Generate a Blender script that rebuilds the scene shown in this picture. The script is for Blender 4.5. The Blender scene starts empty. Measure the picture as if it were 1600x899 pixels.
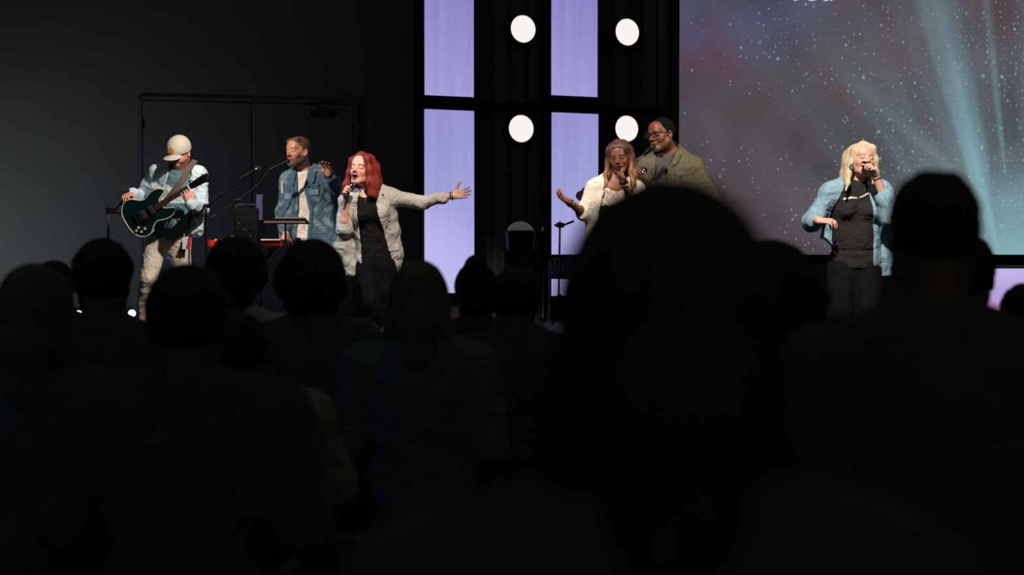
import bpy, bmesh, math, random, time
import numpy as np
from mathutils import Vector, Matrix
PI = math.pi
T0 = time.time()
# ------------------------------------------------------------------ camera, world, lights, exposure
SC = bpy.context.scene
COL = SC.collection
FPX = 2314.0                       # focal length in pixels of the 1600 px wide frame
CAMZ = 1.70
TILT = math.atan((449.5 - 385.0) / FPX)
cam_data = bpy.data.cameras.new('camera')
cam_data.sensor_width = 36.0
cam_data.lens = FPX * 36.0 / 1600.0
cam_data.clip_start = 0.05
cam_data.clip_end = 80
cam_data.dof.use_dof = True
cam_data.dof.focus_distance = 12.3
cam_data.dof.aperture_fstop = 2.3
cam = bpy.data.objects.new('camera', cam_data)
cam.location = (0, 0, CAMZ)
cam.rotation_euler = (PI / 2 - TILT, 0, 0)
COL.objects.link(cam)
SC.camera = cam
SC.view_settings.view_transform = 'Standard'
SC.view_settings.look = 'None'
SC.view_settings.exposure = 0.0
SC.view_settings.gamma = 1.0
SC.view_settings.use_curve_mapping = False

world = bpy.data.worlds.new('world')
SC.world = world
world.use_nodes = True
world.node_tree.nodes['Background'].inputs[0].default_value = (0.86, 1.0, 0.86, 1)
world.node_tree.nodes['Background'].inputs[1].default_value = 0.060


def at(px, py, Y):
    """point of the place seen at pixel (px, py), at distance Y down the hall"""
    xc = (px - 800.0) / FPX
    yc = (449.5 - py) / FPX
    c, s = math.cos(TILT), math.sin(TILT)
    d = Vector((xc, c + yc * s, -s + yc * c))
    return Vector((0, 0, CAMZ)) + d * (Y / d.y)


def spot(name, loc, target, watts, color, angle, blend=0.5, size=0.12):
    ld = bpy.data.lights.new(name, 'SPOT')
    ld.energy = watts
    ld.color = color
    ld.spot_size = math.radians(angle)
    ld.spot_blend = blend
    ld.shadow_soft_size = size
    o = bpy.data.objects.new(name, ld)
    o.location = loc
    d = Vector(target) - Vector(loc)
    o.rotation_euler = d.to_track_quat('-Z', 'Y').to_euler()
    COL.objects.link(o)
    return o


def point(name, loc, watts, color, size=0.05):
    ld = bpy.data.lights.new(name, 'POINT')
    ld.energy = watts
    ld.color = color
    ld.shadow_soft_size = size
    o = bpy.data.objects.new(name, ld)
    o.location = loc
    COL.objects.link(o)
    return o


STAGE_Z = 0.95
WARM = (1.0, 0.86, 0.72)
COOL = (0.62, 0.80, 1.0)
# front of house spots: hang from the hall ceiling and light the band
spot('front_spot', (0.9, 8.8, 6.3), at(285, 330, 13), 2500, (1.0, 0.95, 0.88), 15, .7)
spot('front_spot', (-4.6, 8.3, 6.0), at(490, 320, 13.4), 2100, WARM, 15, .7)
spot('front_spot', (-0.2, 7.4, 6.3), at(585, 310, 12), 2000, WARM, 17, .7)
spot('side_spot', (-5.0, 10.6, 5.6), at(540, 340, 12.3), 900, COOL, 17)
spot('front_spot', (-1.2, 7.4, 6.2), at(975, 270, 12), 2600, WARM, 15, .7)
spot('side_spot', (5.6, 8.6, 5.6), at(1060, 280, 12), 1500, WARM, 13)
spot('front_spot', (1.3, 6.8, 6.2), at(1335, 320, 11.3), 2400, (1.0, 0.90, 0.80), 17, .7)
# blue floor light behind the guitarist and a grey wash on the wall at the left
spot('blue_uplight', at(214, 500, 13.9), at(235, 390, 13.0), 60, (0.05, 0.16, 1.0), 60, 0.6, 0.05)
spot('wall_wash', (-5.7, 13.3, 1.15), (-5.3, 15.4, 1.70), 120, (0.92, 0.95, 1.0), 105, 1.0, 0.3)
spot('hall_blue', (-3.6, 3.0, 2.6), at(10, 480, 4.2), 12.0, (0.05, 0.3, 1.0), 40, 1.0, 0.1)

# ------------------------------------------------------------------ objects and materials
def tag(o, label=None, cat=None, group=None, kind=None):
    if label: o['label'] = label
    if cat: o['category'] = cat
    if group: o['group'] = group
    if kind: o['kind'] = kind
    return o


def empty(name, loc, label, cat, group=None):
    o = bpy.data.objects.new(name, None)
    o.empty_display_size = 0.1
    o.location = loc
    COL.objects.link(o)
    return tag(o, label, cat, group)


def S(*rgb):
    """sRGB 0-255 to linear"""
    return tuple((c / 255.0 / 12.92) if c / 255.0 <= 0.04045 else ((c / 255.0 + 0.055) / 1.055) ** 2.4 for c in rgb)


MATS = {}


def mat(name, color=None, rough=0.6, metal=0.0, attr=False, noise=0.0, nscale=30.0, bump=0.0, bscale=200.0, wrinkle=0.0,
        emit=None, estr=0.0, sheen=0.0, stretch=None, coat=0.0, alpha=1.0, trans=0.0, spec=0.5):
    if name in MATS: return MATS[name]
    m = bpy.data.materials.new(name)
    m.use_nodes = True
    nt = m.node_tree
    b = nt.nodes['Principled BSDF']
    b.inputs['Roughness'].default_value = rough
    b.inputs['Metallic'].default_value = metal
    b.inputs['Specular IOR Level'].default_value = spec
    if coat: b.inputs['Coat Weight'].default_value = coat
    if sheen:
        b.inputs['Sheen Weight'].default_value = sheen
    if trans: b.inputs['Transmission Weight'].default_value = trans
    if alpha < 1: b.inputs['Alpha'].default_value = alpha
    src = None
    tc = nt.nodes.new('ShaderNodeTexCoord')
    mp = nt.nodes.new('ShaderNodeMapping')
    nt.links.new(tc.outputs['Object'], mp.inputs['Vector'])
    if stretch: mp.inputs['Scale'].default_value = stretch
    if attr:
        a = nt.nodes.new('ShaderNodeAttribute')
        a.attribute_name = 'pigment'
        src = a.outputs['Color']
    elif color is not None:
        b.inputs['Base Color'].default_value = (*color, 1)
        rgb = nt.nodes.new('ShaderNodeRGB')
        rgb.outputs[0].default_value = (*color, 1)
        src = rgb.outputs[0]
    if noise and src is not None:
        n = nt.nodes.new('ShaderNodeTexNoise')
        n.inputs['Scale'].default_value = nscale
        n.inputs['Detail'].default_value = 3
        nt.links.new(mp.outputs[0], n.inputs['Vector'])
        mr = nt.nodes.new('ShaderNodeMapRange')
        mr.inputs['From Min'].default_value = 0.3
        mr.inputs['From Max'].default_value = 0.7
        mr.inputs['To Min'].default_value = 1 - noise
        mr.inputs['To Max'].default_value = 1 + noise
        nt.links.new(n.outputs['Fac'], mr.inputs['Value'])
        mx = nt.nodes.new('ShaderNodeVectorMath')
        mx.operation = 'SCALE'
        nt.links.new(src, mx.inputs[0])
        nt.links.new(mr.outputs[0], mx.inputs['Scale'])
        src = mx.outputs[0]
    if src is not None:
        nt.links.new(src, b.inputs['Base Color'])
    if bump:
        n = nt.nodes.new('ShaderNodeTexNoise')
        n.inputs['Scale'].default_value = bscale
        n.inputs['Detail'].default_value = 4
        nt.links.new(mp.outputs[0], n.inputs['Vector'])
        bp = nt.nodes.new('ShaderNodeBump')
        bp.inputs['Strength'].default_value = bump
        bp.inputs['Distance'].default_value = 0.01
        nt.links.new(n.outputs['Fac'], bp.inputs['Height'])
        nt.links.new(bp.outputs[0], b.inputs['Normal'])
        if wrinkle:
            n3 = nt.nodes.new('ShaderNodeTexNoise')
            n3.inputs['Scale'].default_value = 9
            n3.inputs['Detail'].default_value = 2.5
            n3.inputs['Distortion'].default_value = 1.6
            nt.links.new(mp.outputs[0], n3.inputs['Vector'])
            b3 = nt.nodes.new('ShaderNodeBump')
            b3.inputs['Strength'].default_value = wrinkle
            b3.inputs['Distance'].default_value = 0.05
            nt.links.new(n3.outputs['Fac'], b3.inputs['Height'])
            nt.links.new(b3.outputs[0], bp.inputs['Normal'])
    if emit is not None:
        b.inputs['Emission Color'].default_value = (*emit, 1)
        b.inputs['Emission Strength'].default_value = estr
    MATS[name] = m
    return m


class MB:
    """collects simple solids and links them as one mesh object"""
    def __init__(self): self.bm = bmesh.new()

    def box(self, c, s, rot=None, bev=0.0):
        g = bmesh.ops.create_cube(self.bm, size=1.0)
        vs = g['verts']
        M = Matrix.Translation(Vector(c)) @ (rot.to_4x4() if rot is not None else Matrix()) @ Matrix.Diagonal((*s, 1))
        bmesh.ops.transform(self.bm, matrix=M, verts=vs)
        if bev:
            es = list({e for v in vs for e in v.link_edges})
            bmesh.ops.bevel(self.bm, geom=es, offset=bev, segments=2, profile=0.6, affect='EDGES')
        return self

    def tube(self, pts, r, n=12, r2=None, flat=None):
        pts = [Vector(p) for p in pts]
        rings = []
        L = len(pts)
        up = None
        for i, p in enumerate(pts):
            t = (pts[min(i + 1, L - 1)] - pts[max(i - 1, 0)]).normalized()
            if up is None:
                up = t.orthogonal().normalized() if flat is None else (Vector(flat) - t * t.dot(Vector(flat))).normalized()
            else:
                up = (up - t * t.dot(up)).normalized()
            w = t.cross(up)
            rr = r if not isinstance(r, (list, tuple)) else r[i]
            ru = rr if r2 is None else r2
            rings.append([self.bm.verts.new(p + up * (math.cos(a) * ru) + w * (math.sin(a) * rr))
                          for a in [2 * PI * k / n for k in range(n)]])
        for i in range(L - 1):
            for k in range(n):
                self.bm.faces.new((rings[i][k], rings[i][(k + 1) % n], rings[i + 1][(k + 1) % n], rings[i + 1][k]))
        self.bm.faces.new(rings[0][::-1])
        self.bm.faces.new(rings[-1])
        return self

    def lathe(self, a, b, prof, n=24):
        """profile of (t along a->b in metres, radius)"""
        a, b = Vector(a), Vector(b)
        t = (b - a).normalized()
        pts = [a + t * q[0] for q in prof]
        up = t.orthogonal().normalized()
        w = t.cross(up)
        rings = [[self.bm.verts.new(p + (up * math.cos(2 * PI * k / n) + w * math.sin(2 * PI * k / n)) * max(q[1], 1e-4))
                  for k in range(n)] for p, q in zip(pts, prof)]
        for i in range(len(rings) - 1):
            for k in range(n):
                self.bm.faces.new((rings[i][k], rings[i][(k + 1) % n], rings[i + 1][(k + 1) % n], rings[i + 1][k]))
        self.bm.faces.new(rings[0][::-1])
        self.bm.faces.new(rings[-1])
        return self

    def poly(self, pts, depth):
        """extruded polygon; depth is a vector"""
        vs = [self.bm.verts.new(Vector(p)) for p in pts]
        f = self.bm.faces.new(vs)
        r = bmesh.ops.extrude_face_region(self.bm, geom=[f])
        bmesh.ops.translate(self.bm, vec=Vector(depth), verts=[v for v in r['geom'] if isinstance(v, bmesh.types.BMVert)])
        return self

    def build(self, name, m, parent=None, smooth=False, origin=None):
        bmesh.ops.recalc_face_normals(self.bm, faces=self.bm.faces)
        me = bpy.data.meshes.new(name)
        if parent is not None:
            off = root_loc(parent)
        elif origin is not None:
            off = Vector(origin)
        else:
            off = Vector((0, 0, 0))
        bmesh.ops.translate(self.bm, vec=-off, verts=self.bm.verts)
        self.bm.to_mesh(me)
        self.bm.free()
        me.materials.append(m)
        if smooth:
            me.polygons.foreach_set('use_smooth', [True] * len(me.polygons))
            try: me.set_sharp_from_angle(angle=math.radians(40))
            except Exception: pass
        o = bpy.data.objects.new(name, me)
        COL.objects.link(o)
        if parent is not None:
            o.parent = parent
        else:
            o.location = off
        return o


def root_loc(o):
    while o.parent is not None: o = o.parent
    return o.location.copy()


# ------------------------------------------------------------------ signed distance modelling
F = np.float32


def grip(head, tail, frac, fore, nh):
    """wrist and axes of a hand closed round a stick that runs from tail to head"""
    head, tail, fore, nh = map(Vector, (head, tail, fore, nh))
    a = (head - tail).normalized()
    fore = fore.normalized()
    d = (fore - a * fore.dot(a) * .8).normalized()
    t = (a - d * a.dot(d)).normalized()
    n = d.cross(t)
    if n.dot(nh) < 0: n = -n
    W = tail.lerp(head, frac) - d * .078 - n * .028
    return W, d, n, t


def V3(v): return np.array([v[0], v[1], v[2]], dtype=F)


class Shape:
    def __init__(self):
        self.p = []
        self.post = None
        self.pad = 0.03

    def cone(self, a, b, ra, rb, k=0.02, op='u'):
        a, b = V3(a), V3(b)
        self.p.append(('c', a, b, ra, rb, k, op, (a + b) / 2, float(np.linalg.norm(a - b)) / 2 + max(ra, rb)))
        return self

    def ell(self, c, r, R=None, k=0.02, op='u'):
        R = np.eye(3, dtype=F) if R is None else np.array(R, dtype=F)
        self.p.append(('e', V3(c), R, np.array(r, dtype=F), 0, k, op, V3(c), max(r)))
        return self

    def box(self, c, h, R=None, rad=0.01, k=0.01, op='u'):
        R = np.eye(3, dtype=F) if R is None else np.array(R, dtype=F)
        self.p.append(('b', V3(c), R, np.array(h, dtype=F), rad, k, op, V3(c), float(np.linalg.norm(h))))
        return self

    def chain(self, pts, k=0.02):
        """pts: list of (x, y, z, r)"""
        for u, v in zip(pts[:-1], pts[1:]):
            self.cone(u[:3], v[:3], u[3], v[3], k)
        return self

    def add(self, other, infl=0.0):
        for q in other.p:
            if q[0] == 'c':
                self.p.append(('c', q[1], q[2], q[3] + infl, q[4] + infl, q[5], q[6], q[7], q[8] + infl))
            elif q[0] == 'e':
                self.p.append(('e', q[1], q[2], q[3] + infl, 0, q[5], q[6], q[7], q[8] + infl))
        return self

    def raw(self, P, cull=None):
        d = np.full(P.shape[0], 10.0, dtype=F)
        for q in self.p:
            kind, A, B, C, E, k, op, bc, br = q
            if cull is not None:
                c, R = cull
                if np.linalg.norm(bc - c) > br + R + k + 0.05: continue
            if kind == 'c':
                ba = B - A
                pa = P - A
                L2 = float(ba @ ba) + 1e-12
                t = np.clip((pa @ ba) / L2, 0, 1)
                v = pa - t[:, None] * ba
                di = np.sqrt((v * v).sum(1)) - (C + t * (E - C))
            elif kind == 'e':
                q_ = (P - A) @ B
                u = q_ / C
                k0 = np.sqrt((u * u).sum(1))
                w = u / C
                k1 = np.sqrt((w * w).sum(1)) + 1e-6
                di = k0 * (k0 - 1.0) / k1
                di = np.where(k0 < 0.05, -float(C.min()), di)
            else:
                q_ = np.abs((P - A) @ B) - (C - E)
                di = np.sqrt((np.maximum(q_, 0) ** 2).sum(1)) + np.minimum(q_.max(1), 0) - E
            if op == 'u':
                h = np.maximum(k - np.abs(d - di), 0) / k
                d = np.minimum(d, di) - h * h * k * 0.25
            else:
                di = -di
                h = np.maximum(k - np.abs(d - di), 0) / k
                d = np.maximum(d, di) + h * h * k * 0.25
        return d

    def ev(self, P, cull=None):
        d = self.raw(P, cull)
        if self.post is not None:
            d = self.post(P, d)
        return d

    def bounds(self):
        lo = np.min([q[7] - q[8] for q in self.p if q[6] == 'u'], axis=0) - self.pad
        hi = np.max([q[7] + q[8] for q in self.p if q[6] == 'u'], axis=0) + self.pad
        return lo, hi

    def mesh(self, h):
        lo, hi = self.bounds()
        B = 16
        nb = np.maximum(1, np.ceil((hi - lo) / (h * B)).astype(int))
        bi = np.stack(np.meshgrid(*[np.arange(n) for n in nb], indexing='ij'), -1).reshape(-1, 3)
        cen = (lo + (bi + 0.5) * B * h).astype(F)
        Rb = h * B * 0.87
        keep = np.zeros(len(cen), bool)
        for q in self.p:
            if q[6] == 'u':
                keep |= np.linalg.norm(cen - q[7], axis=1) < q[8] + Rb + 0.03
        bi, cen = bi[keep], cen[keep]
        dc = self.ev(cen)
        act = np.abs(dc) < Rb * 1.25 + 0.03
        bi, cen = bi[act], cen[act]
        g = np.stack(np.meshgrid(*[np.arange(B + 1)] * 3, indexing='ij'), -1).reshape(-1, 3)
        N = 4096
        keys, verts, quads = [], [], []
        n1 = B + 1
        enc = lambda c: ((c[:, 0] + 8).astype(np.int64) * N + (c[:, 1] + 8)) * N + (c[:, 2] + 8)
        ax = np.eye(3, dtype=int)
        for b, c in zip(bi, cen):
            o = b * B
            P = (lo + (g + o) * h).astype(F)
            D = self.ev(P, (c, Rb)).reshape(n1, n1, n1)
            s = D < 0
            if s.all() or not s.any(): continue
            cs = np.zeros((B, B, B), int)
            for i in (0, 1):
                for j in (0, 1):
                    for k in (0, 1):
                        cs += s[i:B + i, j:B + j, k:B + k]
            ci = np.argwhere((cs > 0) & (cs < 8))
            acc = np.zeros((len(ci), 3))
            cnt = np.zeros(len(ci))
            for a in range(3):
                o1, o2 = [x for x in range(3) if x != a]
                for u in (0, 1):
                    for v in (0, 1):
                        p0 = ci + u * ax[o1] + v * ax[o2]
                        p1 = p0 + ax[a]
                        d0 = D[p0[:, 0], p0[:, 1], p0[:, 2]]
                        d1 = D[p1[:, 0], p1[:, 1], p1[:, 2]]
                        m = (d0 < 0) != (d1 < 0)
                        t = np.where(m, d0 / np.where(m, d0 - d1, 1), 0)
                        pt = p0 + t[:, None] * ax[a]
                        acc += pt * m[:, None]
                        cnt += m
            vv = acc / cnt[:, None]
            keys.append(enc(ci + o))
            verts.append(lo + (vv + o) * h)
            for a in range(3):
                o1, o2 = (a + 1) % 3, (a + 2) % 3
                sl0 = s[:B, :B, :B]
                sh = [slice(0, B)] * 3
                sh[a] = slice(1, B + 1)
                sl1 = s[tuple(sh)]
                e = np.argwhere(sl0 != sl1)
                if not len(e): continue
                fl = sl0[e[:, 0], e[:, 1], e[:, 2]]
                e = e + o
                q = np.stack([enc(e), enc(e - ax[o1]), enc(e - ax[o1] - ax[o2]), enc(e - ax[o2])], 1)
                q[~fl] = q[~fl][:, ::-1]
                quads.append(q)
        if not keys: raise RuntimeError('empty shape')
        keys = np.concatenate(keys)
        verts = np.concatenate(verts)
        quads = np.concatenate(quads)
        order = np.argsort(keys)
        ks = keys[order]
        pos = np.clip(np.searchsorted(ks, quads), 0, len(ks) - 1)
        ok = (ks[pos] == quads).all(1)
        return verts, order[pos[ok]]

    def front(self, x, z, y0, y1=None):
        """first surface met going back (+y) from y0 at each (x, z)"""
        x = np.atleast_1d(np.asarray(x, dtype=F))
        z = np.atleast_1d(np.asarray(z, dtype=F))
        y = np.full(x.shape, y0, dtype=F)
        P = np.stack([x, y, z], 1)
        for _ in range(60):
            d = self.ev(P)
            P[:, 1] += np.clip(d, -0.02, 0.05) * 0.8
        return P[:, 1]


def link_mesh(name, verts, quads, m, parent, pig=None, base=None):
    base = root_loc(parent) if parent is not None else Vector(base or (0, 0, 0))
    me = bpy.data.meshes.new(name)
    v = (verts - np.array(base)).astype(F)
    me.vertices.add(len(v))
    me.vertices.foreach_set('co', v.ravel())
    nq = len(quads)
    me.loops.add(nq * 4)
    me.loops.foreach_set('vertex_index', quads.ravel().astype(np.int32))
    me.polygons.add(nq)
    me.polygons.foreach_set('loop_start', np.arange(0, nq * 4, 4, dtype=np.int32))
    try: me.polygons.foreach_set('loop_total', np.full(nq, 4, dtype=np.int32))
    except Exception: pass
    me.update(calc_edges=True)
    me.polygons.foreach_set('use_smooth', np.ones(nq, bool))
    if pig is not None:
        a = me.color_attributes.new('pigment', 'FLOAT_COLOR', 'POINT')
        c = np.ones((len(v), 4), dtype=F)
        c[:, :3] = pig
        a.data.foreach_set('color', c.ravel())
    me.materials.append(m)
    me.validate()
    o = bpy.data.objects.new(name, me)
    COL.objects.link(o)
    if parent is not None: o.parent = parent
    else: o.location = base
    return o


def sdf_obj(name, sh, h, m, parent, pigf=None, base=None):
    v, q = sh.mesh(h)
    pig = pigf(v) if pigf is not None else None
    return link_mesh(name, v, q, m, parent, pig, base)


def folds(seed, amp, f=38.0):
    """soft cloth folds as a distance offset"""
    r = np.random.RandomState(seed)
    K = r.normal(size=(5, 3)).astype(F)
    K /= np.linalg.norm(K, axis=1)[:, None]
    K *= np.array([1.0, 1.3, 0.8, 1.9, 0.5])[:, None].astype(F) * f
    Mw = (r.normal(size=(5, 3)) * f * 0.35).astype(F)
    ph = r.uniform(0, 6.28, (2, 5)).astype(F)

    def fn(P):
        t = np.zeros(P.shape[0], dtype=F)
        for i in range(5):
            a = P @ K[i] + ph[0, i] + 1.8 * np.sin(P @ Mw[i] + ph[1, i])
            t += np.abs(np.sin(a * 0.5)) - 0.6
        t *= 0.45
        for i in range(3):
            a = P @ (K[i][[1, 2, 0]] * 1.9) + 2.2 * np.sin(P @ (Mw[i] * 1.4) + ph[1, i]) + ph[0, i]
            t += 0.42 * ((1 - np.abs(np.sin(a * 0.5))) ** 2 - .3) * (0.5 + 0.5 * np.sin(P @ (Mw[4 - i] * .8) + ph[0, 4 - i]))
        return t * amp
    return fn


def rotm(yaw=0, pitch=0, roll=0):
    return Matrix.Rotation(math.radians(yaw), 3, 'Z') @ Matrix.Rotation(math.radians(roll), 3, 'Y') @ Matrix.Rotation(math.radians(pitch), 3, 'X')


class Head:
    def __init__(self, O, yaw=0, pitch=0, roll=0, s=1.0):
        self.O = Vector(O)
        self.M = rotm(yaw, pitch, roll)
        self.s = s
        self.Mn = np.array(self.M, dtype=F)

    def w(self, x, y, z): return self.O + self.M @ Vector((x, y, z)) * self.s

    def d(self, x, y, z): return self.M @ Vector((x, y, z))

    def loc(self, P): return ((P - V3(self.O)) @ self.Mn) / self.s


def head_prims(sh, H, mouth=0.0, fem=False, ears=True):
    s = H.s
    R = H.Mn
    e = lambda c, r, k, op='u': sh.ell(H.w(*c), [x * s for x in r], R, k * s, op)
    c = lambda a, b, ra, rb, k, op='u': sh.cone(H.w(*a), H.w(*b), ra * s, rb * s, k * s, op)
    e((0, .018, .034), (.075, .096, .082), .02)
    e((0, -.022, -.022), (.060, .070, .080), .03)
    jw = .040 if fem else .050
    for q in (-1, 1):
        c((q * jw, .008, -.050), (q * .016, -.062, -.098), .020, .018 if fem else .021, .03)
        e((q * .036, -.056, -.026), (.024, .024, .024), .02)
    c((-.012, -.068, -.100), (.012, -.068, -.100), .015, .015, .02)
    c((-.034, -.080, .019), (.034, -.080, .019), .012, .012, .02)
    e((0, -.060, .055), (.052, .034, .040), .03)
    for q in (-1, 1):
        e((q * .032, -.101, .001), (.017, .014, .011), .014, 's')
        e((q * .032, -.078, -.001), (.0155, .0135, .0125), .004)
    c((0, -.086, .010), (0, -.112, -.030), .0075, .0105, .012)
    for q in (-1, 1):
        e((q * .012, -.099, -.034), (.0085, .010, .0075), .006)
    if mouth > 0:
        e((0, -.084, -.060), (.027, .018, .010 + .010 * mouth), .012)
        e((0, -.098, -.066), (.019, .024, .014 * mouth), .005, 's')
        e((0, -.091, -.062 - .017 * mouth - .003), (.018, .008, .005), .006)
        e((0, -.094, -.060 + .012 * mouth), (.020, .007, .0045), .006)
    else:
        e((0, -.086, -.060), (.026, .015, .013), .012)
        q = 1.0 if fem else .72
        e((0, -.0965, -.0580), (.021, .0070 * q, .0050 * q), .005)
        e((0, -.0945, -.0675), (.018, .0075 * q, .0060 * q), .005)
    if ears:
        for q in (-1, 1):
            e((q * .077, .014, -.004), (.009, .019, .031), .008)
            e((q * .083, .006, -.002), (.006, .010, .018), .004, 's')


def head_pig(H, skin, lip, brow=None, mouth=0.0, blush=None, beard=None, fem=False):
    skin, lip = np.array(skin), np.array(lip)

    def fn(v, col):
        q = H.loc(v.astype(F))
        x, y, z = q[:, 0], q[:, 1], q[:, 2]
        near = (np.abs(x) < .1) & (y < .1) & (np.abs(z) < .16)

        def blob(cx, cz, rx, rz, yy=-.05, soft=.35):
            r = np.sqrt(((x - cx) / rx) ** 2 + ((z - cz) / rz) ** 2)
            return np.clip((1 + soft - r) / soft, 0, 1) * (y < yy) * near

        def mixc(w, c):
            nonlocal col
            col = col * (1 - w[:, None]) + np.array(c)[None] * w[:, None]
        if blush is not None:
            for s in (-1, 1): mixc(blob(s * .040, -.030, .020, .018, -.03, .8) * .5, blush)
            mixc(blob(0, -.030, .010, .010, -.09, .8) * .4, blush)
        if beard is not None:
            bc, jaw = beard
            w = np.clip((-.044 - z + np.clip(np.abs(x) - .03, 0, 1) * .55) / .008, 0, 1) * near * (y < .03) * np.clip((-.01 - z) / .01, 0, 1)
            w = w * np.clip((z + .125) / .01, 0, 1)
            w = np.maximum(w, blob(0, -.047, .024, .007, -.08, .5))
            mixc(w * jaw, bc)
        if mouth > 0:
            mixc(blob(0, -.065, .0225, .008 + .0165 * mouth, -.078, .2) * (.9 if fem else .5), lip)
            w = blob(0, -.066, .0185, .0135 * mouth, -.05, .2) * (y > -.0995 + 0 * y)
            mixc(w, (0.03, 0.006, 0.006))
        else:
            mixc(blob(0, -.0628, .0195, .0085, -.082, .3) * (1.0 if fem else .6), lip)
            mixc(blob(0, -.0625, .021, .0018, -.08, .8) * .8, lip * .3)
        for s in (-1, 1):
            cx = s * .032
            zz = -.0055 + ((x - cx) / .02) ** 2 * .003
            w = np.clip(1.5 - np.abs(z - zz) / .0022, 0, 1) * (np.abs(x - cx) < .0165) * (y < -.06) * near
            mixc(w * .85, skin * .10)
            if brow is not None:
                zz = .0225 - ((x - s * .036) / .02) ** 2 * .004
                w = np.clip(1.5 - np.abs(z - zz) / .0035, 0, 1) * (np.abs(x - s * .036) < .022) * (y < -.05) * near
                mixc(w * .85, brow)
            w = blob(s * .007, -.041, .0045, .0030, -.09, .5)
            mixc(w * .8, skin * .2)
        return col
    return fn


def hand_prims(sh, W, d, n, thumb, curl=(25, 30, 20), s=1.0, spread=6, tcurl=15, topen=40, fcurl=None):
    """W wrist, d towards the fingers, n where the palm looks, thumb side"""
    W, d, n = Vector(W), Vector(d).normalized(), Vector(n)
    n = (n - d * n.dot(d)).normalized()
    t = d.cross(n)
    if t.dot(Vector(thumb)) < 0: t = -t
    P = lambda a, b, c: W + (d * a + t * b + n * c) * s
    offs = (.031, .0105, -.0105, -.029)
    kn = (.090, .094, .089, .080)
    ln = (.070, .078, .072, .056)
    sh.cone(W, P(.03, 0, 0), .026 * s, .022 * s, .02 * s)
    for i in range(4):
        sh.cone(P(.012, offs[i] * .62, 0), P(kn[i], offs[i], 0), .0150 * s, .0108 * s, .012 * s)
    sh.cone(P(.02, .024, .006), P(.055, .028, .008), .015 * s, .012 * s, .012 * s)
    for i in range(4):
        c = curl if fcurl is None else fcurl[i]
        sp = math.radians(spread * (1.5, .5, -.5, -1.6)[i])
        ds = (d * math.cos(sp) + t * math.sin(sp)).normalized()
        p = P(kn[i], offs[i], 0)
        a = 0
        r = .0092 if i < 3 else .0080
        for j, fr in enumerate((.45, .31, .24)):
            a += math.radians(c[j])
            dr = ds * math.cos(a) + n * math.sin(a)
            q = p + dr * ln[i] * fr * s
            sh.cone(p, q, r * s, (r - .0009) * s, .003 * s)
            p = q
            r -= .0009
    p = P(.026, .026, .004)
    to = math.radians(topen)
    base = (d * math.cos(to) + t * math.sin(to) + n * .25).normalized()
    a = 0
    r = .0130
    for j, L in enumerate((.040, .034, .027)):
        a += math.radians(tcurl if j else 0)
        dr = (base * math.cos(a) + (n * .8 + d * .5).normalized() * math.sin(a)).normalized()
        q = p + dr * L * s
        sh.cone(p, q, r * s, (r - .0016) * s, .006 * s)
        p = q
        r -= .0016


class Torso:
    """ellipsoids between hips and neck"""
    def __init__(self, N, Sa, Sb, Hc, w=1.0, dp=1.0, belly=1.0, bust=0.0):
        self.N, self.Sa, self.Sb, self.Hc = map(Vector, (N, Sa, Sb, Hc))
        z = (self.N - self.Hc).normalized()
        x = (self.Sb - self.Sa)
        x = (x - z * x.dot(z)).normalized()
        y = z.cross(x)
        self.M = Matrix((x, y, z)).transposed()
        self.L = (self.N - self.Hc).length
        self.w, self.dp, self.belly, self.bust = w, dp, belly, bust

    def p(self, x, y, z): return self.Hc + self.M @ Vector((x, y, z * self.L))

    def prims(self, sh, i=0.0, low=True):
        R = np.array(self.M, dtype=F)
        w, d, b, L = self.w, self.dp, self.belly, self.L
        E = lambda x, y, z, rx, ry, rz: sh.ell(self.p(x, y, z), (rx + i, ry + i, rz + i), R, .06)
        E(0, .0, .78, .165 * w, .105 * d, .30 * L)
        E(0, .0, .56, .150 * w, .108 * d, .30 * L)
        E(0, -.01, .30, .140 * w * b, .108 * d * b, .30 * L)
        if low: E(0, .01, .03, .165 * w * b, .115 * d * b, .26 * L)
        sh.cone(self.Sa, self.Sb, .055 + i, .055 + i, .05)
        up = self.N + (self.M @ Vector((0, .01, .01)))
        sh.cone(up, self.Sa + self.M @ Vector((.02, 0, .005)), .052 + i, .045 + i, .03)
        sh.cone(up, self.Sb + self.M @ Vector((-.02, 0, .005)), .052 + i, .045 + i, .03)
        if self.bust:
            for q in (-1, 1):
                sh.ell(self.p(q * .075 * w, -.085 * d, .66), (.062 + i, self.bust + .03 + i, .062 + i), R, .04)


def mixv(a, b, t): return Vector(a).lerp(Vector(b), t)


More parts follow.
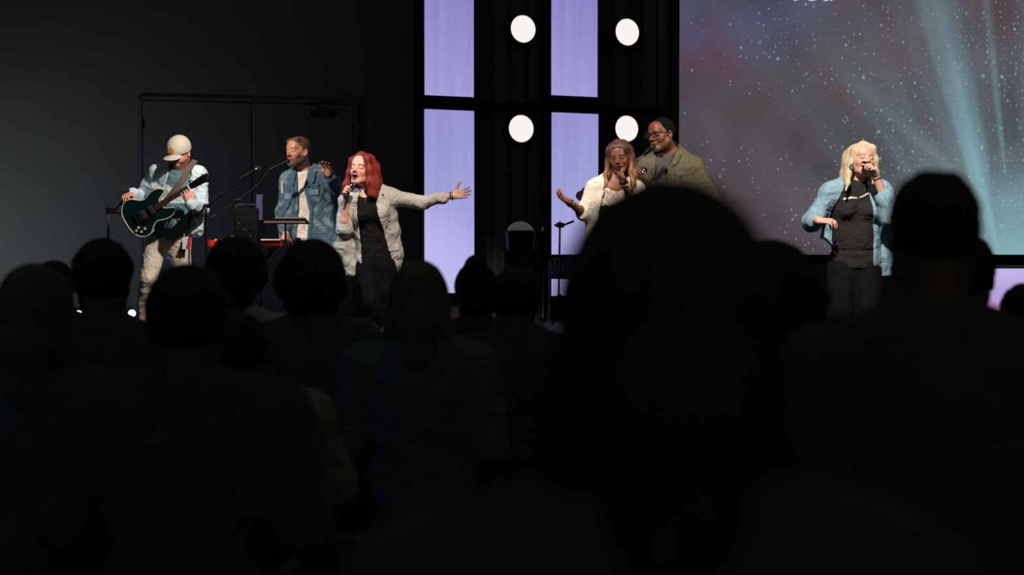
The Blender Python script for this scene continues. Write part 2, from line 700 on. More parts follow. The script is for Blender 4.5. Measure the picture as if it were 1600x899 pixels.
def body_shape(c):
    """c: dict with the joints; returns the continuous body surface"""
    H = c['H']
    s = c.get('bulk', 1.0)
    sh = Shape()
    T = c['T']
    T.prims(sh)
    sh.cone(H.w(0, .028, -.060), T.N + Vector((0, .0, .015)), c.get('neck', .056) * H.s, .060 * s, .03)
    sh.cone(T.N + Vector((0, .0, .015)), T.p(0, 0, .85), .060 * s, .07, .03)
    head_prims(sh, H, c.get('mouth', 0), c.get('fem', False), c.get('ears', True))
    for a in c['arms']:
        Sh, E, W = a['S'], a['E'], a['W']
        sh.cone(Sh, E, .050 * s, .039 * s, .02)
        m = mixv(E, W, .28)
        sh.cone(E, m, .038 * s, .040 * s, .02)
        sh.cone(m, W, .040 * s, .0255 * s, .02)
        if 'd' in a:
            hand_prims(sh, W, a['d'], a['n'], a['t'], a.get('curl', (25, 30, 20)), a.get('hs', 1.0), a.get('spread', 6),
                       a.get('tcurl', 15), a.get('topen', 40), a.get('fcurl'))
    for l in c['legs']:
        Hp, K, A = l['H'], l['K'], l['A']
        sh.cone(Hp, K, .083 * s, .054 * s, .03)
        m = mixv(K, A, .3) + Vector(l.get('back', (0, .015, 0)))
        sh.cone(K, m, .050 * s, .053 * s, .02)
        sh.cone(m, A, .053 * s, .035 * s, .02)
        f = Vector(l['toe'])
        sh.cone(A, mixv(A, f, .25) - Vector((0, 0, .02)), .032, .030, .02)
        sh.cone(mixv(A, f, .1) - Vector((0, 0, .03)), mixv(A, f, .8) - Vector((0, 0, .008)), .028, .020, .02)
    return sh


def hair_cap(sh, H, o=.008, top=.0, k=.02):
    s = H.s
    sh.ell(H.w(0, .020, .036 + top / 2), [(.075 + o) * s, (.096 + o) * s, (.082 + o + top / 2) * s], H.Mn, k)


def hairline(H, amp=.0015, ys=(-.11, -.075, -.04, -.012, .03, .085), zs=(.085, .070, .045, .0, -.020, -.055), seed=1, f=170.0):
    fo = folds(seed, amp, f)

    def post(P, d):
        q = H.loc(P)
        zz = np.interp(q[:, 1] - np.abs(q[:, 0]) * .25 + .012, ys, zs).astype(F)
        d = d + fo(P)
        return np.maximum(d, (zz - q[:, 2]) * H.s * .8)
    return post


def strands(H, amp=.003, n=46.0, seed=0, wave=0.0):
    """long hair combed downwards: ridges run down the head"""
    r = np.random.RandomState(seed)
    a0, a1 = r.uniform(0, 6, 2)

    def fn(P):
        q = H.loc(P)
        th = np.arctan2(q[:, 0], q[:, 1] + .001)
        zz = q[:, 2]
        t = th + wave * np.sin(zz * 45 + th * 3 + a0)
        return (amp * (np.abs(np.sin(t * n / 2 + a1)) + .6 * np.abs(np.sin(t * n * .83 + zz * 8)) - .8)).astype(F)
    return fn


def limb_shoe(parent, l, m, h=.006, heel=0.0, name='shoe', sole=None):
    A, f = Vector(l['A']), Vector(l['toe'])
    z0 = l.get('ground', STAGE_Z)
    fw = Vector((f.x - A.x, f.y - A.y, 0)).normalized()
    a = Vector((A.x, A.y, 0))
    lift = l.get('lift', 0.0)
    sh = Shape()
    hz = z0 + lift
    sh.cone(a - fw * .035 + Vector((0, 0, hz + .048)), a + fw * .09 + Vector((0, 0, z0 + .050)), .040, .042, .02)
    sh.cone(a + fw * .09 + Vector((0, 0, z0 + .048)), a + fw * .175 + Vector((0, 0, z0 + .036)), .042, .034, .02)
    sh.cone(A - fw * .01 + Vector((0, 0, 0.01)), a + fw * .02 + Vector((0, 0, hz + .07)), .044, .044, .03)
    sh.post = lambda P, d: np.maximum(d, (z0 + .004) - P[:, 2])
    return sdf_obj(name, sh, h, m, parent)
# ------------------------------------------------------------------ the setting
M_FLOOR = mat('hall_carpet', S(22, 24, 22), rough=.95, noise=.35, nscale=60, bump=.3, bscale=300)
M_STAGE = mat('stage_floor', S(20, 20, 22), rough=.45, noise=.25, nscale=25)
M_WALL = mat('wall_paint', S(78, 80, 78), rough=.85, noise=.06, nscale=3, bump=.05, bscale=90)
M_DOOR = mat('door_paint', S(78, 79, 78), rough=.6, noise=.05, nscale=6)
M_TRIMD = mat('dark_trim', S(70, 70, 70), rough=.6)
M_BLACK = mat('black_cloth', S(52, 48, 51), rough=.95, noise=.2, nscale=12, stretch=(3, 3, .2))
M_BLKMET = mat('black_metal', S(18, 18, 20), rough=.38, metal=.6)
M_GREYMET = mat('grey_metal', S(120, 116, 124), rough=.3, metal=.9)
M_SATIN = mat('satin_plastic', S(12, 12, 13), rough=.55, spec=.2)
M_MATTE = mat('matte_black', S(8, 8, 9), rough=.8, spec=.1)
M_CHROME = mat('chrome', S(200, 200, 205), rough=.15, metal=1)
M_MESHMIC = mat('microphone_grille', S(40, 40, 42), rough=.4, metal=.8, bump=.6, bscale=900)


def on_line(P0, ang, px, off=0.0):
    """point on a straight wall (plan view) met by the sight line of pixel column px; off = towards the hall"""
    c, s = math.cos(math.radians(ang)), math.sin(math.radians(ang))
    k = (px - 800.0) / FPX
    x0, y0 = P0[0] + s * off, P0[1] - c * off
    t = (k * y0 - x0) / (c - k * s)
    return Vector((x0 + c * t, y0 + s * t, 0))


def quad_box(name, m, A, B, z0, z1, thick, parent=None, bev=0.0, origin=None, mb=None):
    """upright box from plan point A to B, its front face on the line, going back by thick"""
    A, B = Vector((A[0], A[1], 0)), Vector((B[0], B[1], 0))
    u = (B - A)
    L = u.length
    u.normalize()
    w = Vector((-u.y, u.x, 0))
    rot = Matrix((u, w, Vector((0, 0, 1)))).transposed()
    c = (A + B) / 2 + w * (thick / 2) + Vector((0, 0, (z0 + z1) / 2))
    own = mb is None
    mb = mb or MB()
    mb.box(c, (L, thick, z1 - z0), rot, bev)
    if own: return mb.build(name, m, parent, origin=origin)


def struct(o): return tag(o, kind='structure')


def zat(px, py, Y): return at(px, py, Y).z


struct(MB().box((0.5, 8.6, -.05), (20, 19.6, .1)).build('floor', M_FLOOR))
# stage platform with a nosing along its front edge
mbs = MB().box((.8, 14.2, STAGE_Z / 2), (16.6, 8.0, STAGE_Z), bev=.012)
struct(mbs.build('stage_platform', M_STAGE))
struct(MB().box((.8, 10.19, STAGE_Z - .03), (16.6, .03, .05), bev=.008).build('trim_1', M_BLKMET))

WL0 = (at(222, 300, 15.8).x, 15.8)
WA = 13.0
Aw, Bw = on_line(WL0, WA, -330), on_line(WL0, WA, 1150)
struct(quad_box('wall_back', M_WALL, Aw, Bw, 0, 7.0, .2))
struct(quad_box('wall_left', M_WALL, (Aw.x - .05, Aw.y - 15), (Aw.x, Aw.y), 0, 7.0, .15))
Cr = at(2000, 300, 16.3)
struct(quad_box('wall_right', M_WALL, (Cr.x, 16.5), (Cr.x, 1.0), 0, 7.0, .15))
struct(quad_box('wall_stage_right', M_BLACK, (Bw.x - .9, 16.9), (Cr.x + .1, 16.9), 0, 7.0, .15))
# double door
dA, dM, dB = (on_line(WL0, WA, p, .005) for p in (226, 395, 553))
dz = zat(226, 158, dA.y)
du = (dB - dA).normalized()
for i, (a, b) in enumerate(((dA, dM - du * .006), (dM + du * .006, dB))):
    d_ = struct(quad_box('door_%d' % (i + 1), M_DOOR, a - Vector((0, .03, 0)), b - Vector((0, .03, 0)), STAGE_Z + .005, dz, .035, bev=.004))
    hx = b - du * .07 if i == 0 else a + du * .07
    MB().box(hx + Vector((0, -.05, STAGE_Z + 1.0)), (.03, .02, .22), bev=.006).box(hx + Vector((0, -.075, STAGE_Z + 1.0)) + du * .0, (.10, .018, .02), bev=.006) \
        .build('door_handle', M_BLKMET, d_)
    for hz in (.25, 1.15, 2.05):
        hh = a if i == 0 else b
        MB().tube([hh + Vector((0, -.04, STAGE_Z + hz - .05)), hh + Vector((0, -.04, STAGE_Z + hz + .05))], .009).build('hinge', M_BLKMET, d_)
    if i == 1:
        MB().box(b - du * .33 + Vector((0, -.06, dz - .10)), (.26, .05, .06), rotm(WA), .008).build('door_closer', M_BLKMET, d_)
        MB().tube([b - du * .22 + Vector((0, -.09, dz - .06)), b - du * .50 + Vector((0, -.16, dz + .0)), b - du * .1 + Vector((0, -.06, dz + .04))], .009).build('closer_arm', M_BLKMET, d_)
mbf = MB()
fa, fb = dA - du * .045 - Vector((0, .035, 0)), dB + du * .045 - Vector((0, .035, 0))
quad_box('', None, fa, fa + du * .035, STAGE_Z + .003, dz + .05, .045, mb=mbf)
quad_box('', None, fb - du * .035, fb, STAGE_Z + .003, dz + .05, .045, mb=mbf)
quad_box('', None, fa, fb, dz + .012, dz + .05, .045, mb=mbf)
struct(mbf.build('trim_2', M_TRIMD))
struct(quad_box('baseboard_left', M_TRIMD, on_line(WL0, WA, -300, .03), on_line(WL0, WA, 218, .03), STAGE_Z + .003, STAGE_Z + .11, .025))

# ------------------------------------------------------------------ stage set: black backdrop, light boxes, round lights
SL0 = (at(648, 300, 14.55).x, 14.55)
SA = 24.0
SL = lambda px, off=0.0: on_line(SL0, SA, px, off)
su = (SL(900) - SL(700)).normalized()
sw = Vector((-su.y, su.x, 0))
rotS = Matrix((su, sw, Vector((0, 0, 1)))).transposed()
TOPZ = 5.6
struct(quad_box('wall_stage_set', M_BLACK, SL(655, -.06), SL(852, -.06), STAGE_Z + .003, TOPZ, .03))
struct(quad_box('wall_stage_set', M_BLACK, SL(852.1, -.06), SL(1056, -.06), STAGE_Z + .003, TOPZ, .03))
for i, (a, b) in enumerate(((652, 659), (849, 856), (1049, 1057))):
    struct(quad_box('trim_%d' % (3 + i), M_BLKMET, SL(a, .03), SL(b, .03), STAGE_Z + .003, TOPZ, .08, None, .006))
struct(quad_box('trim_6', M_BLKMET, SL(659, .02), SL(849, .02), zat(700, 168, 14.7), zat(700, 156, 14.7), .06, None, .005))
struct(quad_box('trim_7', M_BLKMET, SL(856, .02), SL(1049, .02), zat(900, 172, 15.1), zat(900, 159, 15.1), .06, None, .005))
for i, px in enumerate((772, 800, 826, 960, 1004, 1028)):
    struct(quad_box('trim_%d' % (8 + i), mat('painted_plank', S(74, 68, 72), rough=.7, noise=.15, nscale=10, stretch=(1, 1, .1)), SL(px, -.045), SL(px + 20, -.045), STAGE_Z + .004, TOPZ - .01, .012, None, .003))
# slim bright edge of the middle post
struct(MB().tube([SL(848.5, .045) + Vector((0, 0, zat(848, 262, 15))), SL(848.5, .045) + Vector((0, 0, STAGE_Z + .02))], .006, 8).build('trim_14', M_CHROME))
struct(MB().lathe(SL(846.5, .05) + Vector((0, 0, zat(846, 358, 15))), SL(846.5, .3) + Vector((0, 0, zat(846, 358, 15))), [(0, .02), (.02, .024), (.035, .012)]).build('trim_15', mat('yellow_reflection', S(210, 170, 80), rough=.25, metal=1)))  # added yellow metal stud, stands in for a small reflection beside the post


def panel_mat(name, c_top, c_mid, c_bot, zt, zb):
    m = bpy.data.materials.new(name)
    m.use_nodes = True
    nt = m.node_tree
    b = nt.nodes['Principled BSDF']
    b.inputs['Base Color'].default_value = (.25, .24, .4, 1)
    b.inputs['Roughness'].default_value = .8
    g = nt.nodes.new('ShaderNodeTexCoord')
    sx = nt.nodes.new('ShaderNodeSeparateXYZ')
    nt.links.new(g.outputs['Generated'], sx.inputs[0])
    n = nt.nodes.new('ShaderNodeTexNoise')
    mp = nt.nodes.new('ShaderNodeMapping')
    mp.inputs['Scale'].default_value = (5, 1, .9)
    mp.inputs['Rotation'].default_value = (0, .12, 0)
    nt.links.new(g.outputs['Generated'], mp.inputs[0])
    nt.links.new(mp.outputs[0], n.inputs['Vector'])
    n.inputs['Scale'].default_value = 1.3
    n.inputs['Detail'].default_value = 1.5
    ma = nt.nodes.new('ShaderNodeMath')
    ma.operation = 'MULTIPLY_ADD'
    nt.links.new(n.outputs['Fac'], ma.inputs[0])
    ma.inputs[1].default_value = .55
    nt.links.new(sx.outputs['Z'], ma.inputs[2])
    ma2 = nt.nodes.new('ShaderNodeMath')
    ma2.operation = 'SUBTRACT'
    nt.links.new(ma.outputs[0], ma2.inputs[0])
    ma2.inputs[1].default_value = .27
    cr = nt.nodes.new('ShaderNodeValToRGB')
    cr.color_ramp.elements[0].color = (*c_bot, 1)
    cr.color_ramp.elements[1].color = (*c_top, 1)
    e = cr.color_ramp.elements.new(.5)
    e.color = (*c_mid, 1)
    nt.links.new(ma2.outputs[0], cr.inputs[0])
    nt.links.new(cr.outputs[0], b.inputs['Emission Color'])
    b.inputs['Emission Strength'].default_value = 1.0
    return m


PM_UP = panel_mat('violet_fabric_upper', S(126, 124, 192), S(136, 130, 196), S(160, 155, 214), 0, 1)
PM_LO = panel_mat('violet_fabric_lower', S(148, 145, 206), S(162, 160, 216), S(172, 173, 228), 0, 1)


def light_box(pa, pb, za, zb, m, label):
    A, B = SL(pa, .05), SL(pb, .05)
    r = empty('light_box', (A + B) / 2 + Vector((0, 0, za)), label, 'light box', 'violet light boxes of the stage set')
    quad_box('diffuser', m, SL(pa, .05), SL(pb, .05), za, zb, .012, r)
    mb = MB()
    f = .028
    quad_box('', None, A - su * f + sw * .012, A + sw * .012, za - f, zb + f, .09, mb=mb)
    quad_box('', None, B + sw * .012, B + su * f + sw * .012, za - f, zb + f, .09, mb=mb)
    quad_box('', None, A + sw * .0125, B + sw * .0125, za - f, za, .09, mb=mb)
    quad_box('', None, A + sw * .0125, B + sw * .0125, zb, zb + f, .09, mb=mb)
    mb.build('frame', M_SATIN, r)
    quad_box('back_panel', M_SATIN, A + sw * .09, B + sw * .09, za, zb, .01, r)
    return r


yL, yR = SL(702, .05).y, SL(898, .05).y
light_box(664.5, 740.5, zat(702, 150, yL), TOPZ - .15, PM_UP, 'upper left violet light box, running out of the top of the picture')
light_box(664, 741, zat(702, 458, yL), zat(702, 172, yL), PM_LO, 'tall violet light box behind the red-haired singer\'s outstretched arm')
light_box(862, 933, zat(898, 150, yR), TOPZ - .15, PM_UP, 'upper violet light box between the two columns of round lights')
light_box(862.5, 934.5, zat(898, 462, yR), zat(898, 177, yR), PM_LO, 'tall violet light box behind the singer in the white blazer')

M_LAMP = mat('lamp_lens', S(60, 60, 60), rough=.6, spec=.1, emit=S(248, 243, 238), estr=1.0)


def round_light(px, py, rpx, label):
    c = SL(px, .10)
    z = zat(px, py, c.y)
    c.z = z
    r = rpx / FPX * c.y
    o = empty('round_light', c, label, 'stage light', 'round blinder lights of the stage set')
    fr = -sw
    MB().lathe(c + sw * .14, c - sw * .2, [(0, r * .8), (.03, r * 1.0), (.12, r * 1.04), (.135, r * 1.04), (.136, r * .99), (.12, r * .985)], 48).build('housing', M_SATIN, o, True)
    MB().lathe(c + sw * .02, c - sw * .2, [(0, r * .98), (.012, r * .975), (.022, r * .9), (.028, r * .6), (.030, .001)], 48).build('lens', M_LAMP, o, True)
    mb = MB()
    mb.box(c + sw * .13 + Vector((0, 0, 0)), (.05, .10, .05), rotS, .005)
    mb.build('bracket', M_BLKMET, o)


round_light(818, 45, 21.5, 'round white stage light, upper left of the four')
round_light(980, 50, 21.0, 'round white stage light, upper right of the four')
round_light(815, 201, 21.5, 'round white stage light, lower left of the four')
round_light(979.5, 201, 20.5, 'round white stage light just above the head of the singer in the white blazer')

# ------------------------------------------------------------------ big projection screen with the star picture
SY = 15.5
sx0, sx1 = at(1061, 300, SY).x, at(1800, 300, SY).x
sz0, sz1 = zat(1300, 398, SY), 5.4
foc = at(1602, 560, SY)
m = bpy.data.materials.new('star_picture')
m.use_nodes = True
nt = m.node_tree
nd = lambda t, **k: nt.nodes.new(t)
lk = nt.links.new
bs = nt.nodes['Principled BSDF']
bs.inputs['Base Color'].default_value = (.02, .02, .02, 1)
bs.inputs['Roughness'].default_value = .6


def math_(op, a, b=None, c=None, clamp=False):
    n = nd('ShaderNodeMath')
    n.operation = op
    n.use_clamp = clamp
    for i, v in enumerate((a, b, c)):
        if v is None: continue
        if isinstance(v, (int, float)): n.inputs[i].default_value = v
        else: lk(v, n.inputs[i])
    return n.outputs[0]


def ramp(fac, stops, interp='LINEAR'):
    r = nd('ShaderNodeValToRGB')
    r.color_ramp.interpolation = interp
    els = r.color_ramp.elements
    while len(els) > 1: els.remove(els[-1])
    els[0].position = stops[0][0]
    els[0].color = (*stops[0][1], 1)
    for p, c in stops[1:]:
        e = els.new(p)
        e.color = (*c, 1)
    lk(fac, r.inputs[0])
    return r.outputs[0]


def mixc(fac, a, b, mode='MIX'):
    n = nd('ShaderNodeMix')
    n.data_type = 'RGBA'
    n.blend_type = mode
    if isinstance(fac, (int, float)): n.inputs[0].default_value = fac
    else: lk(fac, n.inputs[0])
    for i, v in ((6, a), (7, b)):
        if isinstance(v, tuple): n.inputs[i].default_value = (*v, 1)
        else: lk(v, n.inputs[i])
    return n.outputs[2]


def g3(v): return (v, v, v)


tc = nd('ShaderNodeTexCoord')
sp = nd('ShaderNodeSeparateXYZ')
lk(tc.outputs['Object'], sp.inputs[0])
X, Z = sp.outputs['X'], sp.outputs['Z']
mX = math_('MULTIPLY', X, -1.0)
ang = math_('ARCTAN2', mX, Z)                       # 0 up, + to the left
r2 = math_('SQRT', math_('ADD', math_('MULTIPLY', X, X), math_('MULTIPLY', Z, Z)))
cb = nd('ShaderNodeCombineXYZ')
lk(X, cb.inputs[0]); lk(Z, cb.inputs[1])


def noise(scale, detail=3, vec=None, off=0.0):
    n = nd('ShaderNodeTexNoise')
    n.noise_dimensions = '3D'
    n.inputs['Scale'].default_value = scale
    n.inputs['Detail'].default_value = detail
    mp = nd('ShaderNodeMapping')
    mp.inputs['Location'].default_value = (off, off * .7, off * .3)
    lk(vec or cb.outputs[0], mp.inputs[0])
    lk(mp.outputs[0], n.inputs['Vector'])
    return n.outputs['Fac']


# nebula base
base = ramp(noise(.55, 3, off=2.0), [(.30, S(64, 55, 58)), (.50, S(85, 72, 78)), (.68, S(82, 72, 82))])
# bluer towards the upper left corner
tl = math_('ADD', math_('MULTIPLY', math_('SUBTRACT', Z, 2.9), .9), math_('MULTIPLY', math_('SUBTRACT', mX, 2.5), .5))
blue = math_('MULTIPLY', math_('MULTIPLY', tl, .75, clamp=True), ramp(noise(1.2, 2, off=7.0), [(.35, g3(.3)), (.6, g3(1))]))
base = mixc(math_('MULTIPLY', blue, .9), base, S(72, 72, 118))
stv = nd('ShaderNodeCombineXYZ')
lk(math_('MULTIPLY', ang, 2.6), stv.inputs[0])
lk(math_('MULTIPLY', r2, .55), stv.inputs[1])
red = math_('MULTIPLY', ramp(noise(1.7, 4, vec=stv.outputs[0], off=4.0), [(.50, g3(0)), (.66, g3(1))]), ramp(math_('MULTIPLY', Z, .25), [(.35, g3(.15)), (.75, g3(.9))]))
base = mixc(math_('MULTIPLY', red, .8), base, S(88, 54, 54))
dark = ramp(noise(1.2, 3, vec=stv.outputs[0], off=11.0), [(.48, g3(0)), (.70, g3(.75))])
base = mixc(dark, base, S(54, 46, 52))
# beams spreading from the lower right
a01 = math_('DIVIDE', ang, 1.5708)
prof = ramp(a01, [(0.0, g3(.30)), (.035, g3(.16)), (.062, g3(.20)), (.074, g3(.62)), (.088, g3(.24)), (.11, g3(.28)), (.135, g3(.66)),
                  (.165, g3(1.0)), (.186, g3(.82)), (.205, g3(.42)), (.25, g3(.24)), (.30, g3(.34)), (.35, g3(.32)), (.40, g3(.16)), (.46, g3(.20)), (.52, g3(.10)),
                  (.60, g3(.13)), (.70, g3(.04)), (.95, g3(0.02))], 'EASE')
angv = nd('ShaderNodeCombineXYZ')
lk(math_('MULTIPLY', ang, 9.0), angv.inputs[0])
lk(math_('MULTIPLY', r2, .25), angv.inputs[1])
str_ = ramp(noise(1.6, 3, vec=angv.outputs[0]), [(.35, g3(.80)), (.65, g3(1.10))])
fall = ramp(math_('MULTIPLY', r2, .25), [(0.0, g3(1.0)), (.28, g3(1.0)), (.50, g3(.86)), (.72, g3(.56)), (.90, g3(.36)), (1.0, g3(.28))], 'EASE')
beam = math_('MULTIPLY', math_('MULTIPLY', prof, str_), fall, clamp=True)
glow = math_('MULTIPLY', ramp(math_('MULTIPLY', r2, .4), [(0.0, g3(1.0)), (.42, g3(.92)), (.62, g3(.66)), (.84, g3(.26)), (1.0, g3(0))], 'EASE'),
             ramp(math_('ADD', math_('MULTIPLY', ang, .5), .5), [(.0, g3(1)), (.60, g3(1)), (.655, g3(.85)), (.70, g3(.42)), (.80, g3(.15)), (.92, g3(0))], 'EASE'))
beam = math_('MAXIMUM', beam, glow)
s_ = math_('ADD', math_('MULTIPLY', math_('ADD', X, .68), .669), math_('MULTIPLY', math_('SUBTRACT', Z, 1.88), .743))
t_ = math_('ADD', math_('MULTIPLY', math_('ADD', X, .68), -.743), math_('MULTIPLY', math_('SUBTRACT', Z, 1.88), .669))
bw_ = math_('ADD', math_('MULTIPLY', t_, .10), .20)
slant = math_('SUBTRACT', 1.0, math_('DIVIDE', math_('ABSOLUTE', s_), bw_), clamp=True)
slant = math_('MULTIPLY', slant, ramp(math_('ADD', math_('MULTIPLY', t_, .25), .3), [(.1, g3(0)), (.28, g3(.42)), (.60, g3(.22)), (.85, g3(0))], 'EASE'))
beam = math_('MAXIMUM', beam, slant)
col = mixc(math_('MULTIPLY', beam, .92, clamp=True), base, S(138, 184, 194))
# stars
def stars(scale, thr, size, seed, dens):
    v = nd('ShaderNodeTexVoronoi')
    v.voronoi_dimensions = '2D'
    v.inputs['Scale'].default_value = scale
    mp = nd('ShaderNodeMapping')
    mp.inputs['Location'].default_value = (seed, seed * 2.3, 0)
    lk(cb.outputs[0], mp.inputs[0])
    lk(mp.outputs[0], v.inputs['Vector'])
    s2 = nd('ShaderNodeSeparateColor')
    lk(v.outputs['Color'], s2.inputs[0])
    rad = math_('MULTIPLY', s2.outputs[1], size)
    d = math_('SUBTRACT', 1.0, math_('DIVIDE', v.outputs['Distance'], math_('ADD', rad, size * .35)), clamp=True)
    on = math_('GREATER_THAN', math_('ADD', s2.outputs[0], dens), thr)
    return math_('MULTIPLY', math_('MULTIPLY', math_('MULTIPLY', d, 2.4, clamp=True), on), math_('ADD', math_('MULTIPLY', s2.outputs[2], .75), .25))


dens = math_('ADD', math_('SUBTRACT', ramp(noise(.9, 2, off=3.0), [(.3, g3(0)), (.7, g3(.5))]), math_('MULTIPLY', mX, .15)), .10)
st = math_('MAXIMUM', stars(10.0, .84, .125, 1.3, dens), stars(17.0, .80, .155, 5.1, dens))
st = math_('MAXIMUM', st, stars(5.5, .93, .09, 9.7, dens))
col = mixc(math_('MULTIPLY', st, .62), col, S(160, 192, 196))
lk(col, bs.inputs['Emission Color'])
bs.inputs['Emission Strength'].default_value = 1.0
scr = empty('projection_screen', (foc.x, SY, foc.z), 'huge projection screen showing stars and teal light beams', 'screen')
MB().box(((sx0 + sx1) / 2, SY + .02, (sz0 + sz1) / 2), (sx1 - sx0, .03, sz1 - sz0)).build('picture', m, scr)
mb = MB()
bw = zat(1300, 398, SY) - zat(1300, 413, SY)
mb.box(((sx0 + sx1) / 2, SY + .03, sz0 - bw / 2 - .0005), (sx1 - sx0 + .02, .06, bw))
mb.box((sx0 - .011, SY + .03, (sz0 + sz1 - bw) / 2), (.02, .06, sz1 - sz0 + bw))
mb.box((sx1 + .011, SY + .03, (sz0 + sz1 - bw) / 2), (.02, .06, sz1 - sz0 + bw))
mb.build('border', M_SATIN, scr)
mb = MB()
mb.bm.free()
for x in (sx0 + .6, sx1 - .6): MB().box((x, SY + .22, 3.2), (.06, .30, .06)).box((x, SY + .35, STAGE_Z + 1.15), (.07, .07, 2.27)).build('support', M_BLKMET, scr)
# song words at the very top edge of the view (only the feet of the letters show)
cu = bpy.data.curves.new('lyric_word', 'FONT')
cu.body = 'You'
cu.size = .30
cu.extrude = .002
tmp = bpy.data.objects.new('lyric_word', cu)
COL.objects.link(tmp)
dg = bpy.context.evaluated_depsgraph_get()
me = bpy.data.meshes.new_from_object(tmp.evaluated_get(dg))
bpy.data.objects.remove(tmp)
lw = bpy.data.objects.new('lyric_word', me)
COL.objects.link(lw)
me.transform(Matrix.Rotation(PI / 2, 4, 'X'))
me.materials.clear()
me.materials.append(mat('lyric_white', S(200, 215, 230), emit=S(190, 210, 225), estr=1.0))
lp = at(1229, 1.0, SY)
lw.parent = scr
lw.location = (lp.x - foc.x, -.001, lp.z - foc.z)

# lower LED screen at the right with its silver top rail
LY = 13.1
lx0, lx1 = at(1480, 450, LY).x, at(1860, 450, LY).x
lz0, lz1 = STAGE_Z + .03, zat(1580, 420, LY)
ls = empty('led_screen', ((lx0 + lx1) / 2, LY, STAGE_Z), 'low screen glowing violet to pink below the big picture, at the right edge', 'screen')
lm = bpy.data.materials.new('pink_picture')
lm.use_nodes = True
n2 = lm.node_tree
b2 = n2.nodes['Principled BSDF']
b2.inputs['Base Color'].default_value = (.05, .05, .05, 1)
t2 = n2.nodes.new('ShaderNodeTexCoord')
s2 = n2.nodes.new('ShaderNodeSeparateXYZ')
n2.links.new(t2.outputs['Generated'], s2.inputs[0])
c2 = n2.nodes.new('ShaderNodeValToRGB')
c2.color_ramp.elements[0].color = (*S(222, 140, 200), 1)
c2.color_ramp.elements[0].position = .05
c2.color_ramp.elements[1].color = (*S(190, 180, 232), 1)
c2.color_ramp.elements[1].position = .95
e = c2.color_ramp.elements.new(.55)
e.color = (*S(180, 158, 214), 1)
n2.links.new(s2.outputs['Z'], c2.inputs[0])
n2.links.new(c2.outputs[0], b2.inputs['Emission Color'])
b2.inputs['Emission Strength'].default_value = 1.0
MB().box(((lx0 + lx1) / 2, LY + .02, (lz0 + lz1) / 2), (lx1 - lx0, .03, lz1 - lz0)).build('picture', lm, ls)
mb = MB()
mb.box(((lx0 + lx1) / 2, LY + .05, lz1 + .012), (lx1 - lx0 + .04, .09, .022), bev=.004)
mb.build('top_rail', M_GREYMET, ls)
mb = MB()
mb.box((lx0 - .01, LY + .05, (lz0 + lz1) / 2), (.02, .09, lz1 - lz0))
mb.box((lx1 + .01, LY + .05, (lz0 + lz1) / 2), (.02, .09, lz1 - lz0))
mb.box(((lx0 + lx1) / 2, LY + .07, (lz0 + lz1) / 2), (lx1 - lx0, .05, lz1 - lz0))
mb.box(((lx0 + lx1) / 2, LY + .05, STAGE_Z + .016), (lx1 - lx0 + .04, .12, .026))
mb.build('cabinet', M_SATIN, ls)
# ------------------------------------------------------------------ the band
SK_FAIR = S(214, 158, 134)
SK_ROSY = S(206, 140, 118)
SK_DARK = S(112, 66, 46)
SK_DEEP = S(116, 68, 44)
M_SKIN = mat('skin', attr=True, rough=.48, bump=.08, bscale=400, noise=.05, nscale=90)
M_NAVYTR = mat('black_trousers', S(9, 9, 10), rough=.9, spec=.15, bump=.2, bscale=250)
R = math.radians


def skin_fn(H, skin, lip, palms=None, **kw):
    f = head_pig(H, skin, lip, **kw)

    def g(v):
        col = np.tile(np.array(skin)[None], (len(v), 1))
        if palms:
            for W, d, c in palms:
                W = np.array(W)
                r = np.linalg.norm(v - (W + np.array(Vector(d).normalized()) * .11), axis=1)
                w = np.clip((.13 - r) / .05, 0, 1)[:, None]
                col = col * (1 - w) + np.array(c)[None] * w
        return f(v, col)
    return g


def top_shape(T, H, i=.012, arms=(), hem=None, neck_r=.066, neckz=None, slv=1.0, belly_drop=True):
    sh = Shape()
    T.prims(sh, i)
    for Sh, E, W, fr, ra, rb in arms:
        # fr: 1 = to the elbow, 2 = to the wrist
        if fr <= 1:
            sh.cone(Sh, mixv(Sh, E, fr), ra, rb + .008, .03)
        else:
            sh.cone(Sh, E, ra, rb + .006, .03)
            sh.cone(E, mixv(E, W, fr - 1), rb + .006, rb - .004, .025)
    sh.cone(T.N + Vector((0, -.02, .035)), H.w(0, .02, -.07), neck_r, neck_r, .01, 's')
    return sh


def trousers_shape(legs, T, i=.014, hem=.92, rk=.070, ra=.052, rh=.100):
    sh = Shape()
    Rm = np.array(T.M, dtype=F)
    sh.ell(T.p(0, .01, .02), (.165 * T.w + i, .118 * T.dp + i, .13), Rm, .05)
    sh.ell(T.p(0, .01, -.12), (.12 * T.w + i, .095 * T.dp + i, .11), Rm, .05)
    for l in legs:
        Hp, K, A = map(Vector, (l['H'], l['K'], l['A']))
        sh.cone(Hp, K, rh, rk, .035)
        m = mixv(K, A, .3) + Vector((0, .012, 0))
        sh.cone(K, m, rk - .002, rk - .004, .03)
        sh.cone(m, mixv(K, A, hem), rk - .004, ra, .03)
    return sh


def xedge(pts, D):
    """polyline of pixels -> (z sorted, x) at depth D"""
    q = sorted([(at(p[0], p[1], D).z, at(p[0], p[1], D).x) for p in pts])
    return np.array([a[0] for a in q], dtype=F), np.array([a[1] for a in q], dtype=F)


